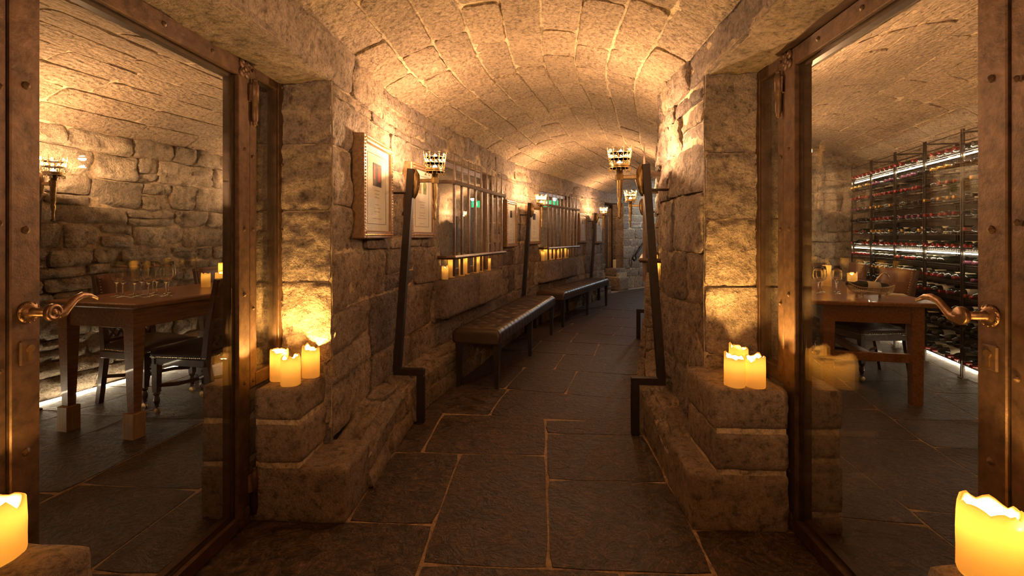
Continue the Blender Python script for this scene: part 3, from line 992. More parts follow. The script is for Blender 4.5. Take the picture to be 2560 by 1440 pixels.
# ------------------------------------------------------------------ barred windows
def window(name, W, right, label):
    s0, s1, z0, z1 = W
    F = frame((s0 + s1) / 2, CW if right else 0.0, 0, right)
    L = s1 - s0
    d = struct(empty(name, F, label, 'window'))
    mb = MB()
    x0, x1 = -0.11, -0.06
    for (a, b, c, e) in ((-L / 2, -L / 2 + 0.06, z0, z1), (L / 2 - 0.06, L / 2, z0, z1), (-L / 2, L / 2, z0, z0 + 0.06), (-L / 2, L / 2, z1 - 0.06, z1)):
        mb.box(x0, x1, a, b, c, e, 0.004)
    mb.build('window_frame', 'wood_window', d)
    MB().box(x0 + 0.02, x0 + 0.028, -L / 2 + 0.06, L / 2 - 0.06, z0 + 0.06, z1 - 0.06).build('pane', 'pane_glass', d)
    g = empty('window_grille', F @ Matrix.Translation((0.13, 0, 0.9)), 'spiked iron grille over ' + label, 'grille')
    n = 9
    for i in range(n):
        y = -L / 2 + 0.04 + (L - 0.08) * i / (n - 1)
        b = MB()
        b.tube([(0, y, 0.0), (0, y, 0.78), (0, y, 0.86), (0, y, 1.06)], [0.0145, 0.0145, 0.014, 0.002], 4)
        b.build('bar', 'grille_iron', g)
    for z in (0.165, 0.812):
        r = MB()
        r.tube([(-0.15, -L / 2 - 0.06, z), (-0.03, -L / 2 - 0.055, z), (0.022, -L / 2 - 0.02, z), (0.022, 0, z), (0.022, L / 2 + 0.02, z), (-0.03, L / 2 + 0.055, z), (-0.15, L / 2 + 0.06, z)], 0.019, 6)
        r.build('rail', 'grille_iron', g)
    blk = block
    h = L / 2
    sl = struct(boxobj('wall_sill', -0.03, 0.10, -h - 0.08, h - 0.02, 0.56, 0.85, 'mortar', None, 0, F))
    block(-0.04, 0.128, -h - 0.12, -0.05, 0.55, 0.868, sl, 'wall_stone', 0.006, 0.035, 0.014, s0, M=F)
    block(-0.04, 0.128, -0.035, h + 0.02, 0.55, 0.868, sl, 'wall_stone', 0.006, 0.035, 0.014, s0 + 4, M=F)
    return F
FW1 = window('window_5', W1, False, 'window behind the buttoned bench closer to the two framed menus')
FW2 = window('window_6', W2, False, 'second window, down the corridor behind the farther bench')
FWR = window('window_7', WR, True, 'window in the wall facing the benches')

# ------------------------------------------------------------------ candles
CANDLES = []
def candle(x, y, z, r, h, label, group=None, lit=True, seed=None, power=1.0, well=0.62):
    seed = seed if seed is not None else rng.uniform(0, 99)
    n = 28
    prof = []
    wall = min(0.014, r * 0.30)
    vs, fs = [], []
    rings = [(r * 0.965, 0.0), (r, 0.006), (r * 0.99, h * 0.3), (r * 1.0, h * 0.6), (r * 0.985, h * 0.85)]
    wz = h * (1 - well)
    rim = lambda a: h * (1 + (0.22 if h / r < 4 else 0.05) * (nz(math.cos(a) * 0.9, math.sin(a) * 0.9, seed) + 0.6 * nz(math.cos(a) * 2.1, math.sin(a) * 2.1, seed + 3)))
    for k in range(n):
        pass
    allr = [(q, zz, None) for q, zz in rings] + [(r * 0.97, None, 0.0), (r - wall * 0.55, None, 0.004), (r - wall, None, -0.006), (r - wall, wz + 0.012, None), ((r - wall) * 0.55, wz, None), (0.0008, wz, None)]
    for (q, zz, off) in allr:
        for k in range(n):
            a = 2 * math.pi * k / n
            if off is None:
                top = min(zz, rim(a) - 0.012)
            else:
                top = rim(a) + off
            bulge = 1 + 0.03 * nz(math.cos(a) * 1.3, math.sin(a) * 1.3, seed + zz * 8 if zz else seed)
            vs.append((q * bulge * math.cos(a), q * bulge * math.sin(a), top))
    m = len(allr)
    for i in range(m - 1):
        for k in range(n):
            fs.append((i * n + k, i * n + (k + 1) % n, (i + 1) * n + (k + 1) % n, (i + 1) * n + k))
    fs.append(tuple(range(n - 1, -1, -1)))
    c = link('candle', vs, fs, 'wax', None, True, (x, y, z))
    tag(c, label, 'candle', group)
    MB().tube([(0, 0, wz - 0.002), (0.001, 0, wz + 0.012)], 0.0012, 5).build('wick', 'wick', c)
    if lit:
        fz = wz + 0.010
        fl = MB().lathe([(0.0006, fz), (0.004, fz + 0.006), (0.0048, fz + 0.012), (0.003, fz + 0.022), (0.0004, fz + 0.034)], 8)
        fl.build('flame', 'flame', c, True)
        point_light('candle_light', (0.0, 0.0, min(h * 0.86, fz + 0.05)), CANDLE_W * power, FLAME, 0.006, c)
    return c
candle(-1.125, 2.20, 0.578, 0.043, 0.125, 'squat cream pillar candle with scooped rim, foremost of three on stepped plinth', 'candles on the door plinths', seed=3, well=0.5, power=1.7)
candle(-1.216, 2.272, 0.578, 0.041, 0.135, 'squat pillar candle with drooping lip against the sidelight frame', 'candles on the door plinths', seed=12, well=0.5, power=1.7)
candle(-1.093, 2.33, 0.578, 0.041, 0.135, 'pillar candle with pointed wax horn at the corner of stepped plinth', 'candles on the door plinths', seed=27, well=0.5, power=1.7)
candle(0.848, 2.232, 0.597, 0.044, 0.125, 'wide candle with outflung wax lip on plinth by wine rack door', 'candles on the door plinths', seed=41, well=0.5, power=1.7)
candle(0.932, 2.224, 0.597, 0.042, 0.125, 'rounded candle merged to its neighbour on plinth by wine rack door', 'candles on the door plinths', seed=45, well=0.5, power=1.7)
candle(0.905, 2.335, 0.597, 0.042, 0.145, 'tall-rimmed candle behind the merged pair on plinth by wine rack door', 'candles on the door plinths', seed=52, well=0.5)
candle(1.20, 2.42, 0.60, 0.016, 0.17, 'thin straight candle behind the narrow sidelight on room side plinth', 'candles on the door plinths', seed=52, well=0.2)
candle(-1.152, 0.985, 0.572, 0.058, 0.112, 'thick glowing candle on rough plinth at latch side of raised table door', 'candles on the door plinths', seed=61, power=0.8, well=0.5)
candle(0.895, 1.048, 0.572, 0.052, 0.138, 'thick glowing candle with slanted rim on rough plinth below lock', 'candles on the door plinths', seed=66, power=0.8, well=0.5)
candle(0.988, 0.972, 0.572, 0.046, 0.115, 'lower thick candle beside the slanted candle on rough plinth', 'candles on the door plinths', seed=71, power=0.8, well=0.5)
ORD = ['first', 'second', 'third', 'fourth', 'fifth', 'sixth', 'seventh', 'eighth', 'ninth', 'tenth', 'eleventh', 'twelfth', 'thirteenth', 'top']
for (F, L, nm, hs) in ((FW1, 1.51, 'window sill nearer the framed menus', (0.107, 0.165, 0.17, 0.175, 0.16, 0.19, 0.13)), (FW2, 1.48, 'window sill behind the farther bench', (0.15, 0.2, 0.17, 0.16, 0.15, 0.2, 0.18, 0.14)), (FWR, 1.45, 'window sill facing the benches', (0.16, 0.14, 0.2, 0.15, 0.17))):
    for i, h in enumerate(hs):
        p = F @ Vector((0.035 + 0.012 * (-1) ** i, -L / 2 + 0.03 + (L - 0.3) * i / (len(hs) - 1), 0.87))
        candle(p.x, p.y, 0.8705, 0.029, h, ORD[i] + ' slim lit candle, counted from the doors, on ' + nm, 'candles on ' + nm, power=0.35, well=0.35)
for i, (y, h) in enumerate(((-0.66, 0.12), (-0.46, 0.2))):
    p = FW1 @ Vector((-0.17, y, 0.87))
    candle(p.x, p.y, 0.8705, 0.034, h, ('short' if i == 0 else 'tall') + ' pillar candle tucked in the window recess behind the sill row', 'candles tucked in the recess', power=0.3, well=0.4)

# ------------------------------------------------------------------ torch stands
def torch(F, label, ledge=True, power=1.0, zoff=0.0, group=None, lit=True):
    t = empty('torch_stand', F, label, 'torch', group)
    b = 0.024
    if ledge:
        mb = MB()
        mb.box(0.205, 0.205 + 2 * b, -b, b, 0.0, 0.318, 0.003)
        mb.box(0.045, 0.205 + 2 * b, -b, b, 0.318, 0.362, 0.003)
        mb.build('foot', 'iron', t)
        zb = 0.34
    else:
        MB().box(0.055, 0.16, -0.04, 0.04, 0.0, 0.012, 0.002).build('foot', 'iron', t)
        zb = 0.01
    mb = MB()
    mb.tube([(0.066, 0, zb), (0.165, 0, 1.70)], b * 1.41, 4)
    mb.build('post', 'iron', t)
    MB().tube([(-0.01, 0, 1.54), (0.150, 0, 1.54)], 0.008, 8).build('stay', 'iron', t)
    sh = MB()
    sh.tube([(0.188, 0, 1.70), (0.196, 0, 1.66), (0.20, 0, 1.60), (0.19, 0, 1.53), (0.183, 0, 1.50)], [0.008, 0.024, 0.028, 0.016, 0.006], 10)
    sh.build('back_plate', 'torch_metal', t, True)
    cx_, zc = 0.325, 1.62
    MB().box(0.185, cx_ - 0.01, -0.010, 0.010, zc - 0.012, zc + 0.012, 0.003).build('arm', 'torch_metal', t)
    shf = MB()
    shf.lathe([(0.001, zc - 0.262), (0.013, zc - 0.255), (0.008, zc - 0.245), (0.009, zc - 0.20), (0.016, zc - 0.165), (0.010, zc - 0.15), (0.016, zc - 0.12), (0.0185, zc - 0.02), (0.021, zc + 0.06), (0.001, zc + 0.06)], 10, (cx_, 0, 0))
    shf.build('shaft', 'torch_metal', t, True)
    MB().lathe([(0.019, zc - 0.02), (0.026, zc - 0.018), (0.026, zc + 0.018), (0.019, zc + 0.02)], 8, (cx_, 0, 0)).build('collar', 'torch_metal', t)
    cr = MB(Matrix.Translation((cx_, 0, zc + 0.062)))
    def ring(r, z, w=0.0022):
        cr.lathe([(r - w, z - w), (r + w, z - w), (r + w, z + w), (r - w, z + w), (r - w, z - w)], 24)
    cr.lathe([(0.02, 0), (0.058, 0.006), (0.058, 0.012), (0.02, 0.006)], 24)
    ring(0.060, 0.015, 0.004); ring(0.066, 0.055); ring(0.072, 0.092); ring(0.062, -0.002, 0.003)
    n = 14
    for k in range(n):
        a = 2 * math.pi * k / n
        ca, sa = math.cos(a), math.sin(a)
        cr.tube([(0.060 * ca, 0.060 * sa, 0.012), (0.075 * ca, 0.075 * sa, 0.105)], 0.0019, 5)
        for (rr_, zz, q) in ((0.0645, 0.036, 0.0052), (0.0695, 0.074, 0.0045), (0.0755, 0.108, 0.0042)):
            cr.ball((rr_ * ca, rr_ * sa, zz), q, 6, 4)
        if k % 2 == 0:
            cr.tube([(0.0755 * ca, 0.0755 * sa, 0.108), (0.077 * ca, 0.077 * sa, 0.130)], 0.0022, 4)
            cr.tube([(0.0765 * ca + 0.009 * sa, 0.0765 * sa - 0.009 * ca, 0.121), (0.0765 * ca - 0.009 * sa, 0.0765 * sa + 0.009 * ca, 0.121)], 0.0022, 4)
        a2 = a + math.pi / n
        cb, sb = math.cos(a2), math.sin(a2)
        cr.tube([(0.066 * ca, 0.066 * sa, 0.055), (0.070 * cb, 0.070 * sb, 0.074), (0.0725 * math.cos(a + 2 * math.pi / n), 0.0725 * math.sin(a + 2 * math.pi / n), 0.092)], 0.0016, 4)
        cr.tube([(0.062 * cb, 0.062 * sb, 0.0), (0.064 * cb, 0.064 * sb, -0.018)], 0.0018, 4)
        cr.ball((0.0645 * cb, 0.0645 * sb, -0.022), 0.0045, 6, 4)
        cr.ball((0.0635 * cb, 0.0635 * sb, 0.026), 0.0042, 6, 4)
    cr.build('crown', 'crown_brass', t)
    bl = MB(Matrix.Translation((cx_, 0, zc + 0.066)))
    bl.lathe([(0.008, 0), (0.013, 0.008), (0.017, 0.018), (0.013, 0.030), (0.0005, 0.042)], 12)
    bl.build('bulb', 'bulb', t, True)
    if lit:
        point_light('torch_light', (cx_, 0, zc + 0.066 + 0.086), TORCH_W * power, WARM, 0.016, t)
    return t
torch(frame(5.12), 'iron torch stand with pierced crown in front of the two framed menus')
torch(frame(8.74), 'iron torch stand with pierced crown between the two barred windows')
torch(frame(12.05), 'iron torch stand with pierced crown beyond the farther bench')
torch(frame(5.03, CW, 0, True), 'iron torch stand with pierced crown beside the wine rack door wall')
torch(frame(8.45, CW, 0, True), 'iron torch stand with pierced crown past window facing the benches')
torch(frame(0.7), 'iron torch stand with pierced crown added unseen at the back end of corridor', True, 1.7)  # unseen pair added behind the camera, fill light for camera-facing stone
torch(frame(0.7, CW, 0, True), 'iron torch stand with pierced crown added unseen at back end, wine rack side', True, 1.7)
RotL = Matrix.Rotation(-R(12), 4, 'Z')
def wall_frame_l(q):
    c = Bl(q)
    return Matrix.Translation((c.x + 0.085, c.y, 0)) @ RotL
torch(wall_frame_l(-0.12), 'crowned torch stand on rubble wall beside the raised table', False, 1.35)
torch(wall_frame_l(2.6), 'crowned torch stand added out of sight on rubble wall past the end of raised table', False, 1.5)  # this one and the next are hidden, added to light the room
torch(wall_frame_l(5.2), 'crowned torch stand added out of sight at the far end of raised table room', False, 1.2)
torch(wall_frame_l(8.0), 'crowned torch stand near the standing stone', False, 1.2)
for q, lb in ((5.35, 'crowned torch stand added out of sight behind the pier in wine rack room'), (8.3, 'crowned torch stand added out of sight far down the wine rack room')):  # hidden torches added to throw warm light on this vault
    torch(frame(q, CW + TH + 0.02), lb, False, 1.8)

# ------------------------------------------------------------------ framed menus on the corridor wall
def picture(s0, s1, z0, z1, label, style):
    F = frame((s0 + s1) / 2, 0.045, (z0 + z1) / 2)
    w, h = (s1 - s0) / 2, (z1 - z0) / 2
    p = empty('framed_menu', F, label, 'picture', None)
    mb = MB()
    for (a, b, c, e) in ((-w, -w + 0.045, -h, h), (w - 0.045, w, -h, h), (-w + 0.045, w - 0.045, -h, -h + 0.045), (-w + 0.045, w - 0.045, h - 0.045, h)):
        mb.box(-0.045, 0.026, a, b, c, e, 0.006)
    mb.build('frame', 'frame_wood', p)
    bd = MB()
    step = 0.018
    for y in (-w + 0.022, w - 0.022):
        z = -h + 0.02
        while z < h - 0.01:
            bd.lathe([(0.0065, 0), (0.006, 0.004), (0.0001, 0.007)], 6, (0.025, y, z), 'X')
            z += step
    for z in (-h + 0.022, h - 0.022):
        y = -w + 0.035
        while y < w - 0.03:
            bd.lathe([(0.0065, 0), (0.006, 0.004), (0.0001, 0.007)], 6, (0.025, y, z), 'X')
            y += step
    bd.build('beading', 'brass', p)
    MB().box(-0.02, 0.008, -w + 0.045, w - 0.045, -h + 0.045, h - 0.045).build('mount', 'paper', p)
    ln = MB()
    iw, ih = w - 0.105, h - 0.085
    for (a, b, c, e) in ((-iw, -iw + 0.003, -ih, ih), (iw - 0.003, iw, -ih, ih), (-iw, iw, -ih, -ih + 0.003), (-iw, iw, ih - 0.003, ih)):
        ln.box(0.008, 0.0092, a, b, c, e)
    ln.build('border_line', 'ink', p)
    if style == 0:
        MB().box(0.008, 0.010, -0.075, 0.075, 0.02, 0.155).build('print', 'print_dark', p)
        MB().box(0.0095, 0.0105, 0.012, 0.062, 0.05, 0.135).build('print', 'print_red', p)
        MB().box(0.0095, 0.0105, -0.068, -0.038, 0.06, 0.14).build('print', 'print_red', p)
    elif style == 1:
        for y in (-0.07, 0.03):
            m = MB()
            m.lathe([(0.036, 0), (0.036, 0.002), (0.0001, 0.002)], 12, (0.008, y + 0.02, 0.12), 'X')
            m.box(0.008, 0.010, y - 0.012, y + 0.05, 0.06, 0.105)
            m.build('print', 'print_green' if y > 0 else 'print_sepia', p)
    else:
        MB().box(0.008, 0.010, -0.055, 0.045, 0.08, 0.17).build('print', 'print_dark' if style == 2 else 'print_sepia', p)
    tx = MB()
    rg = random.Random(int(s0 * 100))
    for k in range(11):
        z = -0.005 - k * 0.021
        if z < -ih + 0.02 or k in (3, 7): continue
        q = rg.uniform(0.03, 0.09)
        tx.box(0.008, 0.0092, -q, q, z - 0.0018, z + 0.0018)
    tx.build('text_lines', 'print_grey', p)
    MB().box(0.014, 0.016, -w + 0.043, w - 0.043, -h + 0.043, h - 0.043).build('glass', 'picture_glass', p)
picture(4.48, 5.03, 1.235, 1.818, 'beaded gilt frame with dark and red print above menu text, next to the door pier', 0)
picture(5.42, 5.90, 1.235, 1.80, 'beaded gilt frame with two small sketches, partly behind torch stand', 1)
picture(8.02, 8.50, 1.11, 1.70, 'framed menu with small dark print just past the nearer barred window', 2)
picture(8.97, 9.42, 1.13, 1.68, 'framed menu with small dark print behind torch between barred windows', 2)
picture(11.32, 11.80, 1.12, 1.67, 'framed menu with sepia print just past the second barred window', 3)
picture(12.42, 13.0, 1.10, 1.67, 'framed menu with sepia print beside far glass door', 3)

# ------------------------------------------------------------------ tufted benches
def bench(F, label):
    b = empty('tufted_bench', F, label, 'bench', 'tufted leather benches')
    L, w, z0, z1 = 2.42, 0.40, 0.372, 0.492
    nx, ny = 150, 20
    vs, fs = [], []
    btn = []
    k = 0
    yy = 0.11
    while yy < L - 0.06:
        for xx in ((0.25, 0.75) if k % 2 else (0.5,)):
            btn.append((xx * w, yy))
        yy += 0.11
        k += 1
    def top(x, y):
        e = min(x, w - x, y, L - y)
        z = z1 - 0.028 * (1 - smooth01(e / 0.035)) ** 2
        for (bx, by) in btn:
            if abs(by - y) < 0.09 and abs(bx - x) < 0.12:
                dx, dy = x - bx, y - by
                z -= 0.020 * math.exp(-(dx * dx + dy * dy) / 0.0005)
                u = abs(abs(dx) / 0.10 - abs(dy) / 0.11)
                r_ = math.hypot(dx, dy)
                z -= 0.007 * math.exp(-(u / 0.10) ** 2) * max(0, 1 - r_ / 0.13)
        rib = (y / 0.11) % 1.0
        z -= 0.009 * math.exp(-((rib - 0.5) / 0.09) ** 2) * (1 - smooth01(e / 0.09))
        return z
    for j in range(nx + 1):
        for i in range(ny + 1):
            x, y = w * i / ny, L * j / nx
            vs.append((x, y, top(x, y)))
    for j in range(nx):
        for i in range(ny):
            q = j * (ny + 1) + i
            fs.append((q, q + 1, q + ny + 2, q + ny + 1))
    per = [(i, 0) for i in range(ny)] + [(ny, j) for j in range(nx)] + [(ny - i, nx) for i in range(ny)] + [(0, nx - j) for j in range(nx)]
    n = len(per)
    base = len(vs)
    for lev, out in ((z1 - 0.05, 0.006), (z0 + 0.012, 0.003), (z0, -0.008)):
        for (i, j) in per:
            x, y = w * i / ny, L * j / nx
            rib = (y / 0.11) % 1.0
            o = out - 0.008 * math.exp(-((rib - 0.5) / 0.09) ** 2) * (1 if lev > z0 + 0.02 else 0.3)
            dx = -1 if i == 0 else (1 if i == ny else 0)
            dy = -1 if j == 0 else (1 if j == nx else 0)
            vs.append((x + dx * o, y + dy * abs(out), lev))
    ring0 = [j * (ny + 1) + i for (i, j) in per]
    rings = [ring0] + [[base + l * n + q for q in range(n)] for l in range(3)]
    for a, c in zip(rings, rings[1:]):
        for q in range(n):
            fs.append((a[q], c[q], c[(q + 1) % n], a[(q + 1) % n]))
    fs.append(tuple(rings[-1][::-1]))
    vs = [(x + 0.20, y - L / 2, z) for x, y, z in vs]
    seat = link('seat', vs, fs, 'leather_bench', b, True)
    for (bx, by) in btn:
        m = MB().lathe([(0.006, 0), (0.005, 0.003), (0.0001, 0.0045)], 8, (bx + 0.20, by - L / 2, top(bx, by) - 0.001))
        m.build('button', 'leather_bench', seat, True)
    for y in (-L / 2 + 0.05, 0.0, L / 2 - 0.05):
        for x, t in ((0.235, -0.0), (0.565, 0.0)):
            m = MB()
            m.tube([(x, y, 0.0), (x, y, 0.376)], [0.022, 0.036], 4)
            m.build('leg', 'bench_leg', b)
bench(frame(7.16), 'long brown buttoned leather bench under the window closer to the framed menus')
bench(frame(10.15), 'long brown buttoned leather bench under the second window, farther along')

# ------------------------------------------------------------------ tables
def table(F, w, L, h, inset, label, blocks=0.0, stretcher=False, over=0.03, mat='wood_table'):
    t = empty('dining_table', F, label, 'table')
    MB().box(-w / 2, w / 2, 0, L, h - 0.034, h, 0.008).build('table_top', mat, t)
    a = 0.078
    zl = blocks
    ap = MB()
    i0, i1 = over, inset
    for (x0, x1, y0, y1) in ((-w / 2 + i1 + a, w / 2 - i1 - a, i0 + 0.012, i0 + 0.034), (-w / 2 + i1 + a, w / 2 - i1 - a, L - i0 - 0.034, L - i0 - 0.012),
                             (-w / 2 + i1 + 0.012, -w / 2 + i1 + 0.034, i0 + a, L - i0 - a), (w / 2 - i1 - 0.034, w / 2 - i1 - 0.012, i0 + a, L - i0 - a)):
        m = MB().box(x0, x1, y0, y1, h - 0.034 - 0.125, h - 0.034, 0.002)
        m.build('apron', mat, t)
    for sx in (-1, 1):
        for y0 in (i0, L - i0 - a):
            x0 = sx * (w / 2 - i1 - a / 2)
            yc = y0 + a / 2
            m = MB()
            b = a / 2
            tp = b * (0.62 if blocks else 0.86)
            for (z0, z1, r0, r1) in ((h - 0.16, h - 0.034, b, b), (zl, h - 0.16, tp, b)):
                vs = [(x0 + dx * r, yc + dy * r, z) for (z, r) in ((z0, r0), (z1, r1)) for (dx, dy) in ((-1, -1), (1, -1), (1, 1), (-1, 1))]
                m.add(vs, [(0, 3, 2, 1), (4, 5, 6, 7), (0, 1, 5, 4), (1, 2, 6, 5), (2, 3, 7, 6), (3, 0, 4, 7)])
            lg = m.build('leg', mat, t)
            if blocks:
                MB().box(x0 - 0.042, x0 + 0.042, yc - 0.042, yc + 0.042, 0.0, blocks + 0.004, 0.003).build('leg_block', 'wood_block', lg)
    if stretcher:
        for y0 in (i0 + 0.02, L - i0 - 0.055):
            MB().box(-w / 2 + i1 + 0.03, w / 2 - i1 - 0.03, y0, y0 + 0.035, 0.31, 0.375, 0.003).build('stretcher', mat, t)
        MB().box(-0.03, 0.03, i0 + 0.03, L - i0 - 0.03, 0.318, 0.366, 0.003).build('stretcher', mat, t)
    return t
TL = Matrix.Translation((-2.785, 2.945, 0)) @ Matrix.Rotation(-R(10.5), 4, 'Z')
TR = Matrix.Translation((2.475, 3.845, 0)) @ Matrix.Rotation(-R(10.5), 4, 'Z')
table(TL, 0.72, 2.3, 0.84, 0.055, 'dark wood dining table raised on pale blocks, set with rows of wine glasses', 0.155)
table(TR, 0.92, 2.2, 0.76, 0.13, 'dark wood dining table with foot rail, carrying a silver wine cradle', 0.0, True)

# ------------------------------------------------------------------ chairs
def chair(x, y, rz, label, leather='leather_dark', back='leather_brown'):
    F = Matrix.Translation((x, y, 0)) @ Matrix.Rotation(rz, 4, 'Z')
    c = empty('dining_chair', F, label, 'chair', 'leather dining chairs')
    w, d = 0.22, 0.21
    nx = 12
    vs, fs = [], []
    for j in range(nx + 1):
        for i in range(nx + 1):
            a, b = i / nx * 2 - 1, j / nx * 2 - 1
            ww = w * (0.9 + 0.1 * (b + 1) / 2)
            vs.append((a * ww, b * d, 0.445 + 0.055 * (1 - abs(a) ** 2.6) * (1 - abs(b) ** 2.6)))
    for j in range(nx):
        for i in range(nx):
            q = j * (nx + 1) + i
            fs.append((q, q + 1, q + nx + 2, q + nx + 1))
    per = [(i, 0) for i in range(nx)] + [(nx, j) for j in range(nx)] + [(nx - i, nx) for i in range(nx)] + [(0, nx - j) for j in range(nx)]
    n = len(per)
    b0 = len(vs)
    for (i, j) in per:
        v = vs[j * (nx + 1) + i]
        vs.append((v[0] * 1.02, v[1] * 1.02, 0.425))
    for (i, j) in per:
        v = vs[j * (nx + 1) + i]
        vs.append((v[0], v[1], 0.400))
    r0 = [j * (nx + 1) + i for (i, j) in per]
    r1 = [b0 + q for q in range(n)]
    r2 = [b0 + n + q for q in range(n)]
    for p_, q_ in ((r0, r1), (r1, r2)):
        for k in range(n):
            fs.append((p_[k], q_[k], q_[(k + 1) % n], p_[(k + 1) % n]))
    seat = link('seat', vs, fs, leather, c, True)
    nl = MB()
    for k in range(30):
        t = k / 29 * 2 - 1
        for (px, py) in ((t * w * 0.98, d * 1.03), (-w * (0.95 + 0.05 * t) * 1.03, t * d), (w * (0.95 + 0.05 * t) * 1.03, t * d), (t * w * 0.9, -d * 1.03)):
            nl.ball((px, py, 0.412), 0.0052, 5, 3)
    nl.build('nail_trim', 'steel', seat)
    rl_ = MB()
    for (x0, x1, y0, y1) in ((-w, w, d - 0.025, d), (-w * 0.9, w * 0.9, -d, -d + 0.025), (-w * 0.97, -w * 0.97 + 0.025, -d, d), (w * 0.97 - 0.025, w * 0.97, -d, d)):
        rl_.box(x0, x1, y0, y1, 0.352, 0.402, 0.003)
    rl_.build('seat_rail', 'wood_chair', c)
    for sx in (-1, 1):
        m = MB()
        m.tube([(sx * (w - 0.022), d - 0.022, 0.36), (sx * (w - 0.022), d - 0.022, 0.16)], [0.032, 0.026], 4)
        m.lathe([(0.020, 0.16), (0.024, 0.15), (0.014, 0.135), (0.020, 0.115), (0.022, 0.10), (0.012, 0.07), (0.018, 0.06), (0.006, 0.05)], 10, (sx * (w - 0.022), d - 0.022, 0))
        lg = m.build('leg', 'wood_chair', c)
        MB().lathe([(0.0001, -0.010), (0.022, -0.008), (0.024, 0), (0.022, 0.008), (0.0001, 0.010)], 12, (sx * (w - 0.022), d - 0.026, 0.025), 'X').build('caster', 'brass', lg)
        m = MB()
        m.tube([(sx * (w - 0.045), -d - 0.06, 0.0), (sx * (w - 0.04), -d - 0.015, 0.25), (sx * (w - 0.035), -d + 0.012, 0.40), (sx * (w - 0.035), -d - 0.01, 0.60), (sx * (w - 0.03), -d - 0.085, 0.955)], [0.026, 0.028, 0.030, 0.028, 0.022], 4)
        m.build('leg', 'wood_chair', c)
    m = MB()
    for z, yo in ((0.205, 0.0),):
        pts = [(-(w - 0.03), d - 0.03, z), (-(w - 0.09), d - 0.13, z), (0, d - 0.17, z), (w - 0.09, d - 0.13, z), (w - 0.03, d - 0.03, z)]
        m.tube(pts, 0.014, 6)
        m.tube([(-(w - 0.04), -d - 0.01, z), (-(w - 0.10), -d + 0.10, z), (0, -d + 0.2, z), (w - 0.10, -d + 0.10, z), (w - 0.04, -d - 0.01, z)], 0.014, 6)
    m.build('stretcher', 'wood_chair', c)
    # leather back panel with nail heads, fretwork splat below
    vs, fs = [], []
    for j in range(7):
        for i in range(7):
            a, b = i / 6 * 2 - 1, j / 6
            z = 0.685 + 0.265 * b + 0.012 * (1 - a * a) * b
            yb = -d - 0.03 - (z - 0.69) * 0.20
            for s_ in (0,):
                vs.append((a * (w - 0.03), yb + 0.022 + 0.016 * (1 - a ** 4) * (1 - (2 * b - 1) ** 4), z))
    k0 = len(vs)
    vs += [(x_, y_ - 0.05, z_) for (x_, y_, z_) in vs]
    for j in range(6):
        for i in range(6):
            q = j * 7 + i
            fs += [(q, q + 1, q + 8, q + 7), (k0 + q, k0 + q + 7, k0 + q + 8, k0 + q + 1)]
    pr = [(i, 0) for i in range(6)] + [(6, j) for j in range(6)] + [(6 - i, 6) for i in range(6)] + [(0, 6 - j) for j in range(6)]
    id_ = [j * 7 + i for i, j in pr]
    for k in range(len(id_)):
        a, b = id_[k], id_[(k + 1) % len(id_)]
        fs.append((a, k0 + a, k0 + b, b))
    bk = link('backrest', vs, fs, back, c, True)
    nl = MB()
    for k in range(12):
        z = 0.70 + 0.235 * k / 11
        for sx in (-1, 1):
            yb = -d - 0.03 - (z - 0.69) * 0.20
            nl.ball((sx * (w - 0.042), yb + 0.024, z), 0.0055, 5, 3)
            nl.ball((sx * (w - 0.034), yb - 0.004, z), 0.0055, 5, 3)
    nl.build('nail_trim', 'steel', bk)
    fr = MB()
    for k in range(5):
        xx = -0.12 + 0.06 * k
        fr.tube([(xx - 0.03, -d - 0.005, 0.48), (xx, -d - 0.005, 0.52 + 0.012 * (k % 2)), (xx + 0.03, -d - 0.01, 0.56)], 0.011, 5)
        fr.tube([(xx + 0.03, -d - 0.005, 0.48), (xx, -d - 0.005, 0.52 + 0.012 * (k % 2)), (xx - 0.03, -d - 0.01, 0.56)], 0.011, 5)
    fr.box(-w + 0.04, w - 0.04, -d - 0.02, -d + 0.005, 0.555, 0.60, 0.004)
    fr.box(-w + 0.04, w - 0.04, -d - 0.015, -d + 0.008, 0.455, 0.485, 0.004)
    fr.build('fretwork_splat', 'wood_chair', c)
    return c
chair(-2.99, 3.68, -R(90 + 11), 'leather dining chair on rubble wall side of raised table, behind the wine glasses')
chair(-2.46, 3.52, R(90 - 8), 'leather dining chair seen side-on at corridor side of the raised table')
chair(-2.80, 4.50, -R(90 + 11), 'leather dining chair on rubble wall side, past candles of raised table', back='leather_brown')
chair(2.93, 4.66, R(90 + 4), 'leather dining chair tucked between table with foot rail and wine rack')
chair(2.18, 4.95, -R(90 + 11), 'leather dining chair tucked under table with foot rail, away from wine rack')
chair(3.08, 5.55, R(90 - 12), 'leather dining chair at far end of table with foot rail, rack side')

# ------------------------------------------------------------------ wine glasses
GP = [(0.036, 0.0), (0.035, 0.002), (0.010, 0.006), (0.0045, 0.012), (0.0038, 0.05), (0.0045, 0.085), (0.012, 0.094), (0.030, 0.112), (0.0405, 0.135), (0.0425, 0.155), (0.039, 0.19), (0.033, 0.228)]
def make_glass():
    m = MB().lathe(GP, 24)
    inner = [(r - 0.0016, z + (0.0 if k else 0.0)) for k, (r, z) in enumerate(reversed(GP[7:]))] + [(0.010, 0.1005), (0.0005, 0.099)]
    m = MB().lathe([(0.0005, 0.0)] + GP + inner, 28)
    me = link('wine_glass', m.v, m.f, 'clear_glass', None, True)
    return me
g0 = make_glass()

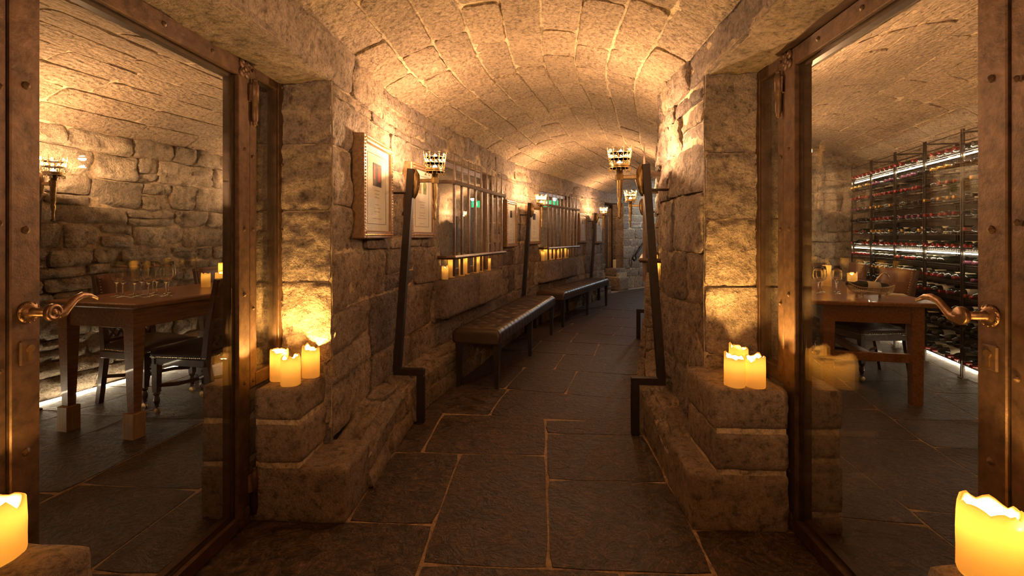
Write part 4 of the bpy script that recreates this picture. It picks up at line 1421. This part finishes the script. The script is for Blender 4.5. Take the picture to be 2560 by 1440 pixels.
first = True
def put_glass(x, y, z, label, group):
    global first
    if first:
        o = g0
        first = False
    else:
        o = g0.copy()
        col.objects.link(o)
    o.location = (x, y, z)
    o.rotation_euler.z = rng.uniform(0, 6)
    tag(o, label, 'wine glass', group)
for (x, y) in ((-2.868, 3.239), (-2.79, 3.20), (-2.829, 3.345), (-2.70, 3.19), (-2.735, 3.29), (-2.61, 3.20), (-2.64, 3.31), (-2.74, 3.40), (-2.645, 3.43), (-2.55, 3.28)):
    put_glass(x, y, 0.8402, 'clear stemmed wine glass in the cluster at the near end of raised table', 'glasses in the cluster on raised table')
for (x, y) in ((-2.80, 4.42), (-2.70, 4.46), (-2.62, 4.40), (-2.74, 4.56), (-2.55, 4.52)):
    put_glass(x, y, 0.8402, 'clear stemmed wine glass behind the candles on raised table', 'glasses behind candles on raised table')
for (x, y) in ((2.38, 4.42), (2.46, 4.52), (2.52, 4.40), (2.60, 4.55)):
    put_glass(x, y, 0.7602, 'clear stemmed wine glass beside the silver wine cradle', 'glasses beside the wine cradle')

# candles on the tables
for (x, y, h, r, nm) in ((-2.675, 3.865, 0.105, 0.034, 'short lit candle, shortest of cluster on raised table'), (-2.60, 3.93, 0.115, 0.036, 'lit candle in front of the tall one on raised table'), (-2.64, 4.03, 0.185, 0.036, 'tall lit candle, tallest of cluster on raised table')):
    candle(x, y, 0.8402, r, h, nm, 'candles on raised table', power=0.5, well=0.35)
for (x, y, h, r, nm) in ((2.40, 4.62, 0.16, 0.026, 'slim lit candle at the sidelight end of table with foot rail'), (2.44, 4.72, 0.18, 0.026, 'slim lit candle, taller of the slim pair by wine glasses'), (2.80, 5.05, 0.20, 0.040, 'tall amber pillar candle behind the silver wine cradle'),
                         (3.02, 5.02, 0.125, 0.042, 'short amber pillar candle between wine cradle and leather chair')):
    candle(x, y, 0.7602, r, h, nm, 'candles on table with foot rail', power=0.5, well=0.35)

# ------------------------------------------------------------------ silver wine cradle with bottle, napkins, plates
BM = Matrix.Translation((2.575, 4.08, 0.764)) @ Matrix.Rotation(R(-4), 4, 'Z')
cr_ = empty('wine_cradle', BM, 'silver lattice wine cradle with looped handle and four feet', 'wine cradle')
def cradle_pt(u, v):
    """u along 0..1, v across -1..1 (rim to rim)"""
    x = -0.17 + 0.34 * u
    wd = 0.055 * min(1, (u / 0.3) ** 0.6) if u < 0.3 else 0.055 * (1 - 0.25 * max(0, u - 0.8) / 0.2)
    rim = 0.085 + (0.055 * (1 - u / 0.35) ** 2 if u < 0.35 else 0.02 * max(0, (u - 0.7) / 0.3) ** 2)
    bot = 0.028 + (0.075 * (1 - u / 0.35) ** 2 if u < 0.35 else 0.02 * max(0, (u - 0.85) / 0.15) ** 2)
    z = bot + (rim - bot) * abs(v) ** 2.2
    return Vector((x, wd * math.copysign(abs(v) ** 0.6, v), z))
lat = MB()
nu, nv = 26, 10
for k in range(-nv, nu + 1):
    for sgn in (1, -1):
        pts = []
        for j in range(nv + 1):
            u = (k + j) / nu
            if 0.02 <= u <= 1:
                pts.append(cradle_pt(u, sgn * (j / nv * 2 - 1)))
        if len(pts) > 1:
            lat.tube(pts, 0.0017, 4)
lat.build('lattice', 'silver', cr_)
rm = MB()
for v in (-1, 1):
    rm.tube([cradle_pt(u / 20, v) for u in range(1, 21)], 0.0042, 6)
rm.tube([cradle_pt(1, -1 + 2 * j / 8) for j in range(9)], 0.003, 6)
rm.build('rim', 'silver', cr_)
hp = [Vector((0.02 + 0.15 * math.sin(t) ** 2 if False else 0.165 - 0.13 * (t / math.pi) + 0.02 * math.sin(t), 0, 0.10 + 0.095 * math.sin(t))) for t in [math.pi * i / 14 for i in range(15)]]
MB().tube(hp, 0.0062, 8).build('handle', 'silver', cr_, True)
for (x, y) in ((-0.06, -0.035), (-0.06, 0.035), (0.11, -0.035), (0.11, 0.035)):
    MB().tube([(x, y, 0.04), (x - 0.004, y * 1.15, 0.02), (x, y * 1.3, 0.0)], [0.014, 0.009, 0.012], 6).build('foot', 'silver', cr_)
BOT = [(0.0001, 0.0), (0.034, 0.0), (0.0375, 0.004), (0.0375, 0.19), (0.033, 0.212), (0.018, 0.235), (0.0145, 0.25), (0.0140, 0.285), (0.0155, 0.287), (0.0155, 0.296), (0.0001, 0.297)]
CAP = [(0.0155, 0.243), (0.0152, 0.285), (0.0168, 0.287), (0.0168, 0.2975), (0.0001, 0.2985)]
LAB = [(0.0381, 0.06), (0.0381, 0.155)]
def bottle_mesh(prof, name, mat, n=10):
    m = MB().lathe(prof, n)
    me = bpy.data.meshes.new(name)
    me.from_pydata(m.v, [], m.f)
    me.materials.append(MATS[mat])
    me.polygons.foreach_set('use_smooth', [True] * len(me.polygons))
    return me
BODY_ME = bottle_mesh(BOT, 'bottle', 'bottle_glass', 12)
CAP_ME = {k: bottle_mesh(CAP, 'capsule', 'foil_' + k, 12) for k in ('red', 'gold', 'black', 'violet')}
lab = MB()
for i in range(9):
    pass
LAB_ME = {k: bottle_mesh(LAB, 'label_' + k, 'label_' + k, 12) for k in ('paper', 'blue')}
for me in LAB_ME.values():
    me.name = 'bottle_label'
def bottle(M, cap, lb, label, group, cat='bottle'):
    b = bpy.data.objects.new('wine_bottle', BODY_ME)
    col.objects.link(b)
    b.matrix_world = M
    tag(b, label, cat, group)
    for me, nm in ((CAP_ME[cap], 'capsule'),) + (((LAB_ME[lb], 'bottle_label'),) if lb else ()):
        o = bpy.data.objects.new(nm, me)
        col.objects.link(o)
        o.parent = b
    return b
bottle(BM @ Matrix.Translation((0.135, 0, 0.078)) @ Matrix.Rotation(R(-83), 4, 'Y'), 'black', 'paper', 'dark wine bottle resting in the silver wine cradle', 'bottle in cradle')
def napkin(x, y, rz, label):
    t = empty('folded_napkin', Matrix.Translation((x, y, 0.7603)) @ Matrix.Rotation(rz, 4, 'Z'), label, 'napkin')
    for k in range(3):
        MB().box(-0.085 + 0.004 * k, 0.085 - 0.006 * k, -0.05 + 0.003 * k, 0.05, 0.005 * k, 0.005 * k + 0.0046, 0.002).build('fold', 'linen', t)
napkin(2.30, 4.52, R(-8), 'folded white linen napkin by the slim candle pair')
pl = tag(MB(Matrix.Translation((2.80, 4.50, 0.7602))).lathe([(0.06, 0), (0.065, 0.004), (0.105, 0.012), (0.105, 0.015), (0.062, 0.007), (0.0001, 0.006)], 28).build('side_plate', 'linen', None, True), 'cream side plate behind silver wine cradle', 'plate')
napkin(2.90, 4.27, R(-20), 'folded cream napkin between cradle and leather chair')

# ------------------------------------------------------------------ wine rack
RK = Matrix.Translation((3.709, 4.616, 0)) @ Matrix.Rotation(-R(12.3), 4, 'Z')
UNIT = 0.61
LEV = [0.12 + 0.145 * k for k in range(14)]
sh_me = None
NB = 0
BAY = {-1: 'rack bay beside door stile', 0: 'rack bay second from stile', 1: 'rack bay behind leather chair', 2: 'rack bay fourth from stile', 3: 'rack bay at end wall'}
rr2 = random.Random(5)
DZ = 2.19
for u in range(-1, 4):
    M = RK @ Matrix.Translation((0, u * (UNIT + 0.02), 0))
    names = {-1: 'black metal wine rack bay, the end bay beside the door stile', 0: 'black metal wine rack bay second from the door stile', 1: 'black metal wine rack bay right behind the leather chair', 2: 'black metal wine rack bay fourth from the door stile', 3: 'black metal wine rack bay against the stone end wall'}
    rk = empty('wine_rack', M, names[u], 'wine rack', 'bays of wine rack')
    for (x, y) in ((0, 0.006), (0, UNIT - 0.006), (0.27, 0.006), (0.27, UNIT - 0.006)):
        p = MB().box(x - 0.007, x + 0.007, y - 0.007, y + 0.007, 0.0, DZ - (0.0 if x == 0 else 0.02))
        p.box(x - 0.022, x + 0.022, y - 0.018, y + 0.018, 0.0, 0.008)
        p.build('post', 'rack_metal', rk)
    tp = MB()
    for x in (0, 0.27):
        tp.box(x - 0.004, x + 0.004, 0.006, UNIT - 0.006, DZ - 0.03, DZ - 0.022)
    for y in (0.006, UNIT - 0.006):
        tp.box(0, 0.27, y - 0.004, y + 0.004, DZ - 0.03, DZ - 0.022)
    tp.build('top_frame', 'rack_metal', rk)
    MB().box(0.284, 0.292, 0.0, UNIT, 0.10, DZ - 0.05).build('back_panel', 'foil_black', rk)
    if sh_me is None:
        m = MB()
        for x in (0.008, 0.25):
            m.tube([(x, 0.008, 0), (x, UNIT - 0.008, 0)], 0.0035, 5)
            m.tube([(x, 0.008, -0.018), (x, UNIT - 0.008, -0.018)], 0.003, 5)
            for k in range(16):
                y = 0.02 + (UNIT - 0.04) * k / 15
                m.tube([(x, y, -0.018), (x, y, 0.0)], 0.0022, 4)
        for k in range(5):
            for dy in (-0.028, 0.028):
                y = 0.065 + 0.12 * k + dy
                m.tube([(0.008, y, 0.0), (0.25, y, 0.0)], 0.0025, 4)
        so = m.build('shelf', 'rack_metal', rk)
        sh_me = so.data
        so.location.z = LEV[0]
        rest = LEV[1:]
    else:
        rest = LEV
    for z in rest:
        so = bpy.data.objects.new('shelf', sh_me)
        col.objects.link(so)
        so.parent = rk
        so.location.z = z
    for li, z in enumerate(LEV):
        capr = rr2.choice(['red', 'red', 'red', 'black', 'black', 'gold', 'violet']) if li > 4 else rr2.choice(['black', 'black', 'red'])
        for k in range(5):
            if rr2.random() < 0.17: continue
            cp = capr if rr2.random() < 0.9 else 'black'
            lb = 'paper' if rr2.random() < 0.55 else None
            if u == 0 and li == 3 and k == 2: lb = 'blue'
            # neck towards the room (-x), body resting on the two wires
            B = M @ Matrix.Translation((0.262 + rr2.uniform(-0.01, 0.01), 0.065 + 0.12 * k, z + 0.030)) @ Matrix.Rotation(R(-90), 4, 'Y') @ Matrix.Rotation(rr2.uniform(0, 6.28), 4, 'Z')
            txt = 'wine bottle with %s capsule on the %s shelf up, %s' % (cp, ORD[li], BAY[u])
            bottle(B, cp, lb, txt, 'bottles with %s capsules on one shelf of the %s' % (cp, BAY[u]))
            NB += 1

# ------------------------------------------------------------------ light strips
def led_bar(a, b, r, label):
    a, b = Vector(a), Vector(b)
    c = (a + b) / 2
    o = MB(Matrix.Translation(-c)).tube([a, b], r, 6).build('led_strip', 'led', None)
    o.location = c
    tag(o, label, 'light strip')
    return o
led_bar((*MBl(-1.4, 0, 0.105)[:2], 0.009), (*MBl(5.2, 0, 0.105)[:2], 0.009), 0.0075, 'glowing white light strip on floor along the rubble wall of raised table room')
led_bar((*MBl(6.7, 0, 0.06)[:2], 0.009), (*MBl(9.6, 0, 0.06)[:2], 0.009), 0.0075, 'glowing white light strip on floor near the standing stone')
led_bar((*MBr(-1.3, 0, 0.105)[:2], 0.009), (*MBr(2.6, 0, 0.105)[:2], 0.009), 0.0075, 'glowing white light strip on the floor beneath the wine rack')
for z, lb in ((1.095, 'glowing white light strip across the middle of wine rack'), (1.965, 'glowing white light strip under the top shelf of wine rack')):
    led_bar(RK @ Vector((0.02, -0.6, z)), RK @ Vector((0.02, 2.45, z)), 0.006, lb)
def led_column(u, z0, z1, label):
    p = Mfar(u, 0, 0.075)
    m = MB(Matrix.Translation((p.x, p.y, 0)))
    z = z0
    while z < z1:
        m.box(-0.010, 0.010, -0.006, 0.006, z, z + 0.012)
        z += 0.02
    o = m.build('led_strip', 'led')
    tag(o, label, 'light strip')
led_column(0.22, 0.45, 2.0, 'upright ladder-like white light strip on stone end wall')

# ------------------------------------------------------------------ bottles seen through the first barred window
SH = frame(7.2, -1.15)
shf_ = empty('wine_shelf', SH, 'small metal bottle shelf standing inside raised table room behind barred window', 'wine rack')
for (x, y) in ((0, -0.3), (0, 0.3), (-0.25, -0.3), (-0.25, 0.3)):
    MB().box(x - 0.01, x + 0.01, y - 0.01, y + 0.01, 0, 2.0).build('post', 'steel', shf_)
for z in (0.5, 0.9, 1.3, 1.7):
    m = MB()
    for x in (-0.24, -0.16, -0.08, 0):
        m.tube([(x, -0.3, z), (x, 0.3, z)], 0.004, 5)
    for y in (-0.3, 0.3):
        m.tube([(-0.25, y, z), (0, y, z)], 0.004, 5)
    m.build('shelf', 'steel', shf_)
    for k in range(5):
        bottle(SH @ Matrix.Translation((-0.22, -0.22 + 0.11 * k, z + 0.043)) @ Matrix.Rotation(R(90), 4, 'Y'), 'red' if z > 1.5 else 'black', None, 'wine bottle on %s board of small shelf behind the barred window' % {0.5: 'lowest', 0.9: 'second', 1.3: 'third', 1.7: 'topmost'}[z], 'bottles on %s board of small shelf' % {0.5: 'lowest', 0.9: 'second', 1.3: 'third', 1.7: 'topmost'}[z])
led_bar(SH @ Vector((-0.29, -0.3, 0.0)), SH @ Vector((-0.29, -0.3, 1.95)), 0.008, 'upright white light strip at back of small bottle shelf')
# demijohn on a dark sideboard at the end wall of the rack room
sp = Mfar(0.95, 0, 0.24)
SB = Matrix.Translation((sp.x, sp.y, 0)) @ Matrix.Rotation(math.atan2(_fb.y - _fa.y, _fb.x - _fa.x), 4, 'Z')
sb = empty('sideboard', SB, 'dark wood sideboard against the stone end wall', 'sideboard')
MB().box(-0.6, 0.6, -0.19, 0.17, 0.86, 0.90, 0.004).build('top', 'wood_chair', sb)
MB().box(-0.57, 0.57, -0.16, 0.16, 0.08, 0.86, 0.004).build('body', 'wood_chair', sb)
for x in (-0.29, 0.29):
    dr = MB().box(x - 0.26, x + 0.26, -0.178, -0.158, 0.12, 0.82, 0.004).build('door', 'wood_chair', sb)
    MB().ball((x + (0.22 if x < 0 else -0.22), -0.185, 0.5), 0.014, 8, 6).build('knob', 'brass', dr)
for x in (-0.53, 0.53):
    for y in (-0.13, 0.13):
        MB().box(x - 0.03, x + 0.03, y - 0.03, y + 0.03, 0, 0.085).build('leg', 'wood_chair', sb)
dj = MB(SB @ Matrix.Translation((0.02, -0.02, 0.9002))).lathe([(0.10, 0), (0.13, 0.02), (0.135, 0.10), (0.11, 0.16), (0.04, 0.20), (0.026, 0.23), (0.025, 0.30), (0.032, 0.305), (0.032, 0.318), (0.024, 0.32)], 24).build('demijohn', 'green_glass', None, True)
tag(dj, 'bulbous green glass demijohn on dark sideboard', 'bottle')

# ------------------------------------------------------------------ far end of the corridor
def far_door():
    sm = (FARO[0] + FARO[1]) / 2
    F = frame(sm, -0.26)
    L = FARO[1] - FARO[0]
    d = struct(empty('door_3', F, 'narrow metal-framed glass door at the far end of the corridor', 'door'))
    for (a, b, c, e, nm) in ((-L / 2, -L / 2 + 0.05, 0, 1.98, 'stile'), (L / 2 - 0.32, L / 2 - 0.25, 0, 1.98, 'stile'), (L / 2 - 0.06, L / 2, 0.5, 1.98, 'stile'), (-L / 2, L / 2, 1.90, 1.99, 'rail'), (-L / 2, L / 2 - 0.28, 0.0, 0.07, 'rail')):
        MB().box(-0.03, 0.03, a, b, c, e, 0.003).build(nm, 'bronze_dark', d)
    MB().box(-0.004, 0.004, -L / 2 + 0.05, L / 2 - 0.32, 0.07, 1.90).build('pane', 'pane_glass', d)
far_door()
FJ = frame(14.22, 0.0)
fj = struct(boxobj('wall_far_plinth', -0.42, 0.10, -0.33, 0.05, 0, 0.40, 'mortar', None, 0, FJ))
for i, q in enumerate([(-0.24, 0.14, -0.36, 0.06, -0.01, 0.30), (-0.24, 0.06, -0.34, 0.06, 0.315, 0.50), (-0.46, -0.29, -0.36, 0.06, -0.01, 0.30), (-0.46, -0.29, -0.36, 0.06, 0.315, 0.50)]):
    block(*q, fj, 'plinth_stone', 0.005, 0.05, 0.012, 80 + i * 3, M=FJ)
MJ = lambda u, t, d: FJ @ Vector((u, 0.03 - d, t))
masonry('wall_far_jamb', MJ, [(-0.46, 0.02, a, b) for a, b in ((0.0, 0.4), (0.4, 0.72), (0.72, 1.08), (1.08, 1.4), (1.4, 1.72), (1.72, 2.02))], 'wall_stone', 'wall_mortar', rng, 0.008, 99.0, d0=0.012, amp=0.012, cell=0.05)
cp_ = FJ @ Vector((-0.08, -0.2, 0.505))
candle(cp_.x, cp_.y, 0.503, 0.035, 0.19, 'unlit white candle on plinth at far glass door', None, lit=False, well=0.15)
# standing stone and torch behind the far door
mh = block(-0.20, 0.20, -0.12, 0.12, 0.0, 1.25, None, 'menhir', 0.05, 0.06, 0.07, 5.0, 'standing_stone', Matrix.Translation((1.30, 12.55, 0.02)) @ Matrix.Rotation(R(-30), 4, 'Z') @ Matrix.Rotation(R(6), 4, 'Y'), 2.5)
tag(mh, 'rough tall standing stone behind the far glass door', 'stone')
hr = empty('stair_handrail', frame(15.2, 0.02), 'black iron handrail with scrolled end on the cool lit wall', 'handrail')
MB().tube([(0.07, -0.62, 0.80), (0.07, -0.66, 0.72), (0.07, -0.60, 0.66), (0.07, -0.53, 0.70), (0.07, -0.55, 0.80), (0.07, -0.4, 0.92), (0.07, 0.1, 1.35), (0.07, 0.5, 1.7)], 0.02, 8).build('rail', 'iron', hr, True)
for y, z in ((-0.3, 1.0), (0.3, 1.52)):
    MB().tube([(-0.02, y, z - 0.03), (0.07, y, z)], 0.010, 6).build('bracket', 'iron', hr)
# cool stair lamp round the last bend; green signs stand in for window reflections
lp = frame(15.3, 1.0, 2.28)
sl_ = empty('ceiling_lamp', lp, 'small cool white ceiling lamp round the last bend', 'lamp')
MB().lathe([(0.07, 0), (0.075, 0.03), (0.05, 0.05), (0.0001, 0.05)], 20).build('housing', 'steel', sl_)
emit('cool', (0.78, 0.92, 1.0), 8)
MB().lathe([(0.0001, -0.004), (0.062, -0.002), (0.062, 0.004)], 20).build('lens', 'cool', sl_)
point_light('lamp_light', (0, 0, -0.06), 45, (0.70, 0.88, 1.0), 0.05, sl_)
for (x, y, z, rz, lb) in ((-1.40, 11.4, 1.98, 8, 'small green lit exit sign seen through the nearer barred window'), (0.25, 11.6, 2.0, 0, 'small green lit exit sign seen through second barred window')):
    es = empty('exit_sign_reflection', Matrix.Translation((x, y, z)) @ Matrix.Rotation(R(rz), 4, 'Z'), lb, 'sign')
    MB().box(-0.17, 0.17, -0.02, 0.02, -0.075, 0.075, 0.004).build('box', 'exit_green', es)
    MB().box(-0.12, -0.03, -0.0215, 0.0215, -0.045, 0.045).build('pictogram', 'exit_white', es)
    MB().tube([(0, 0, 0.07), (0, 0, 0.55)], 0.006, 6).build('hanger', 'iron', es)
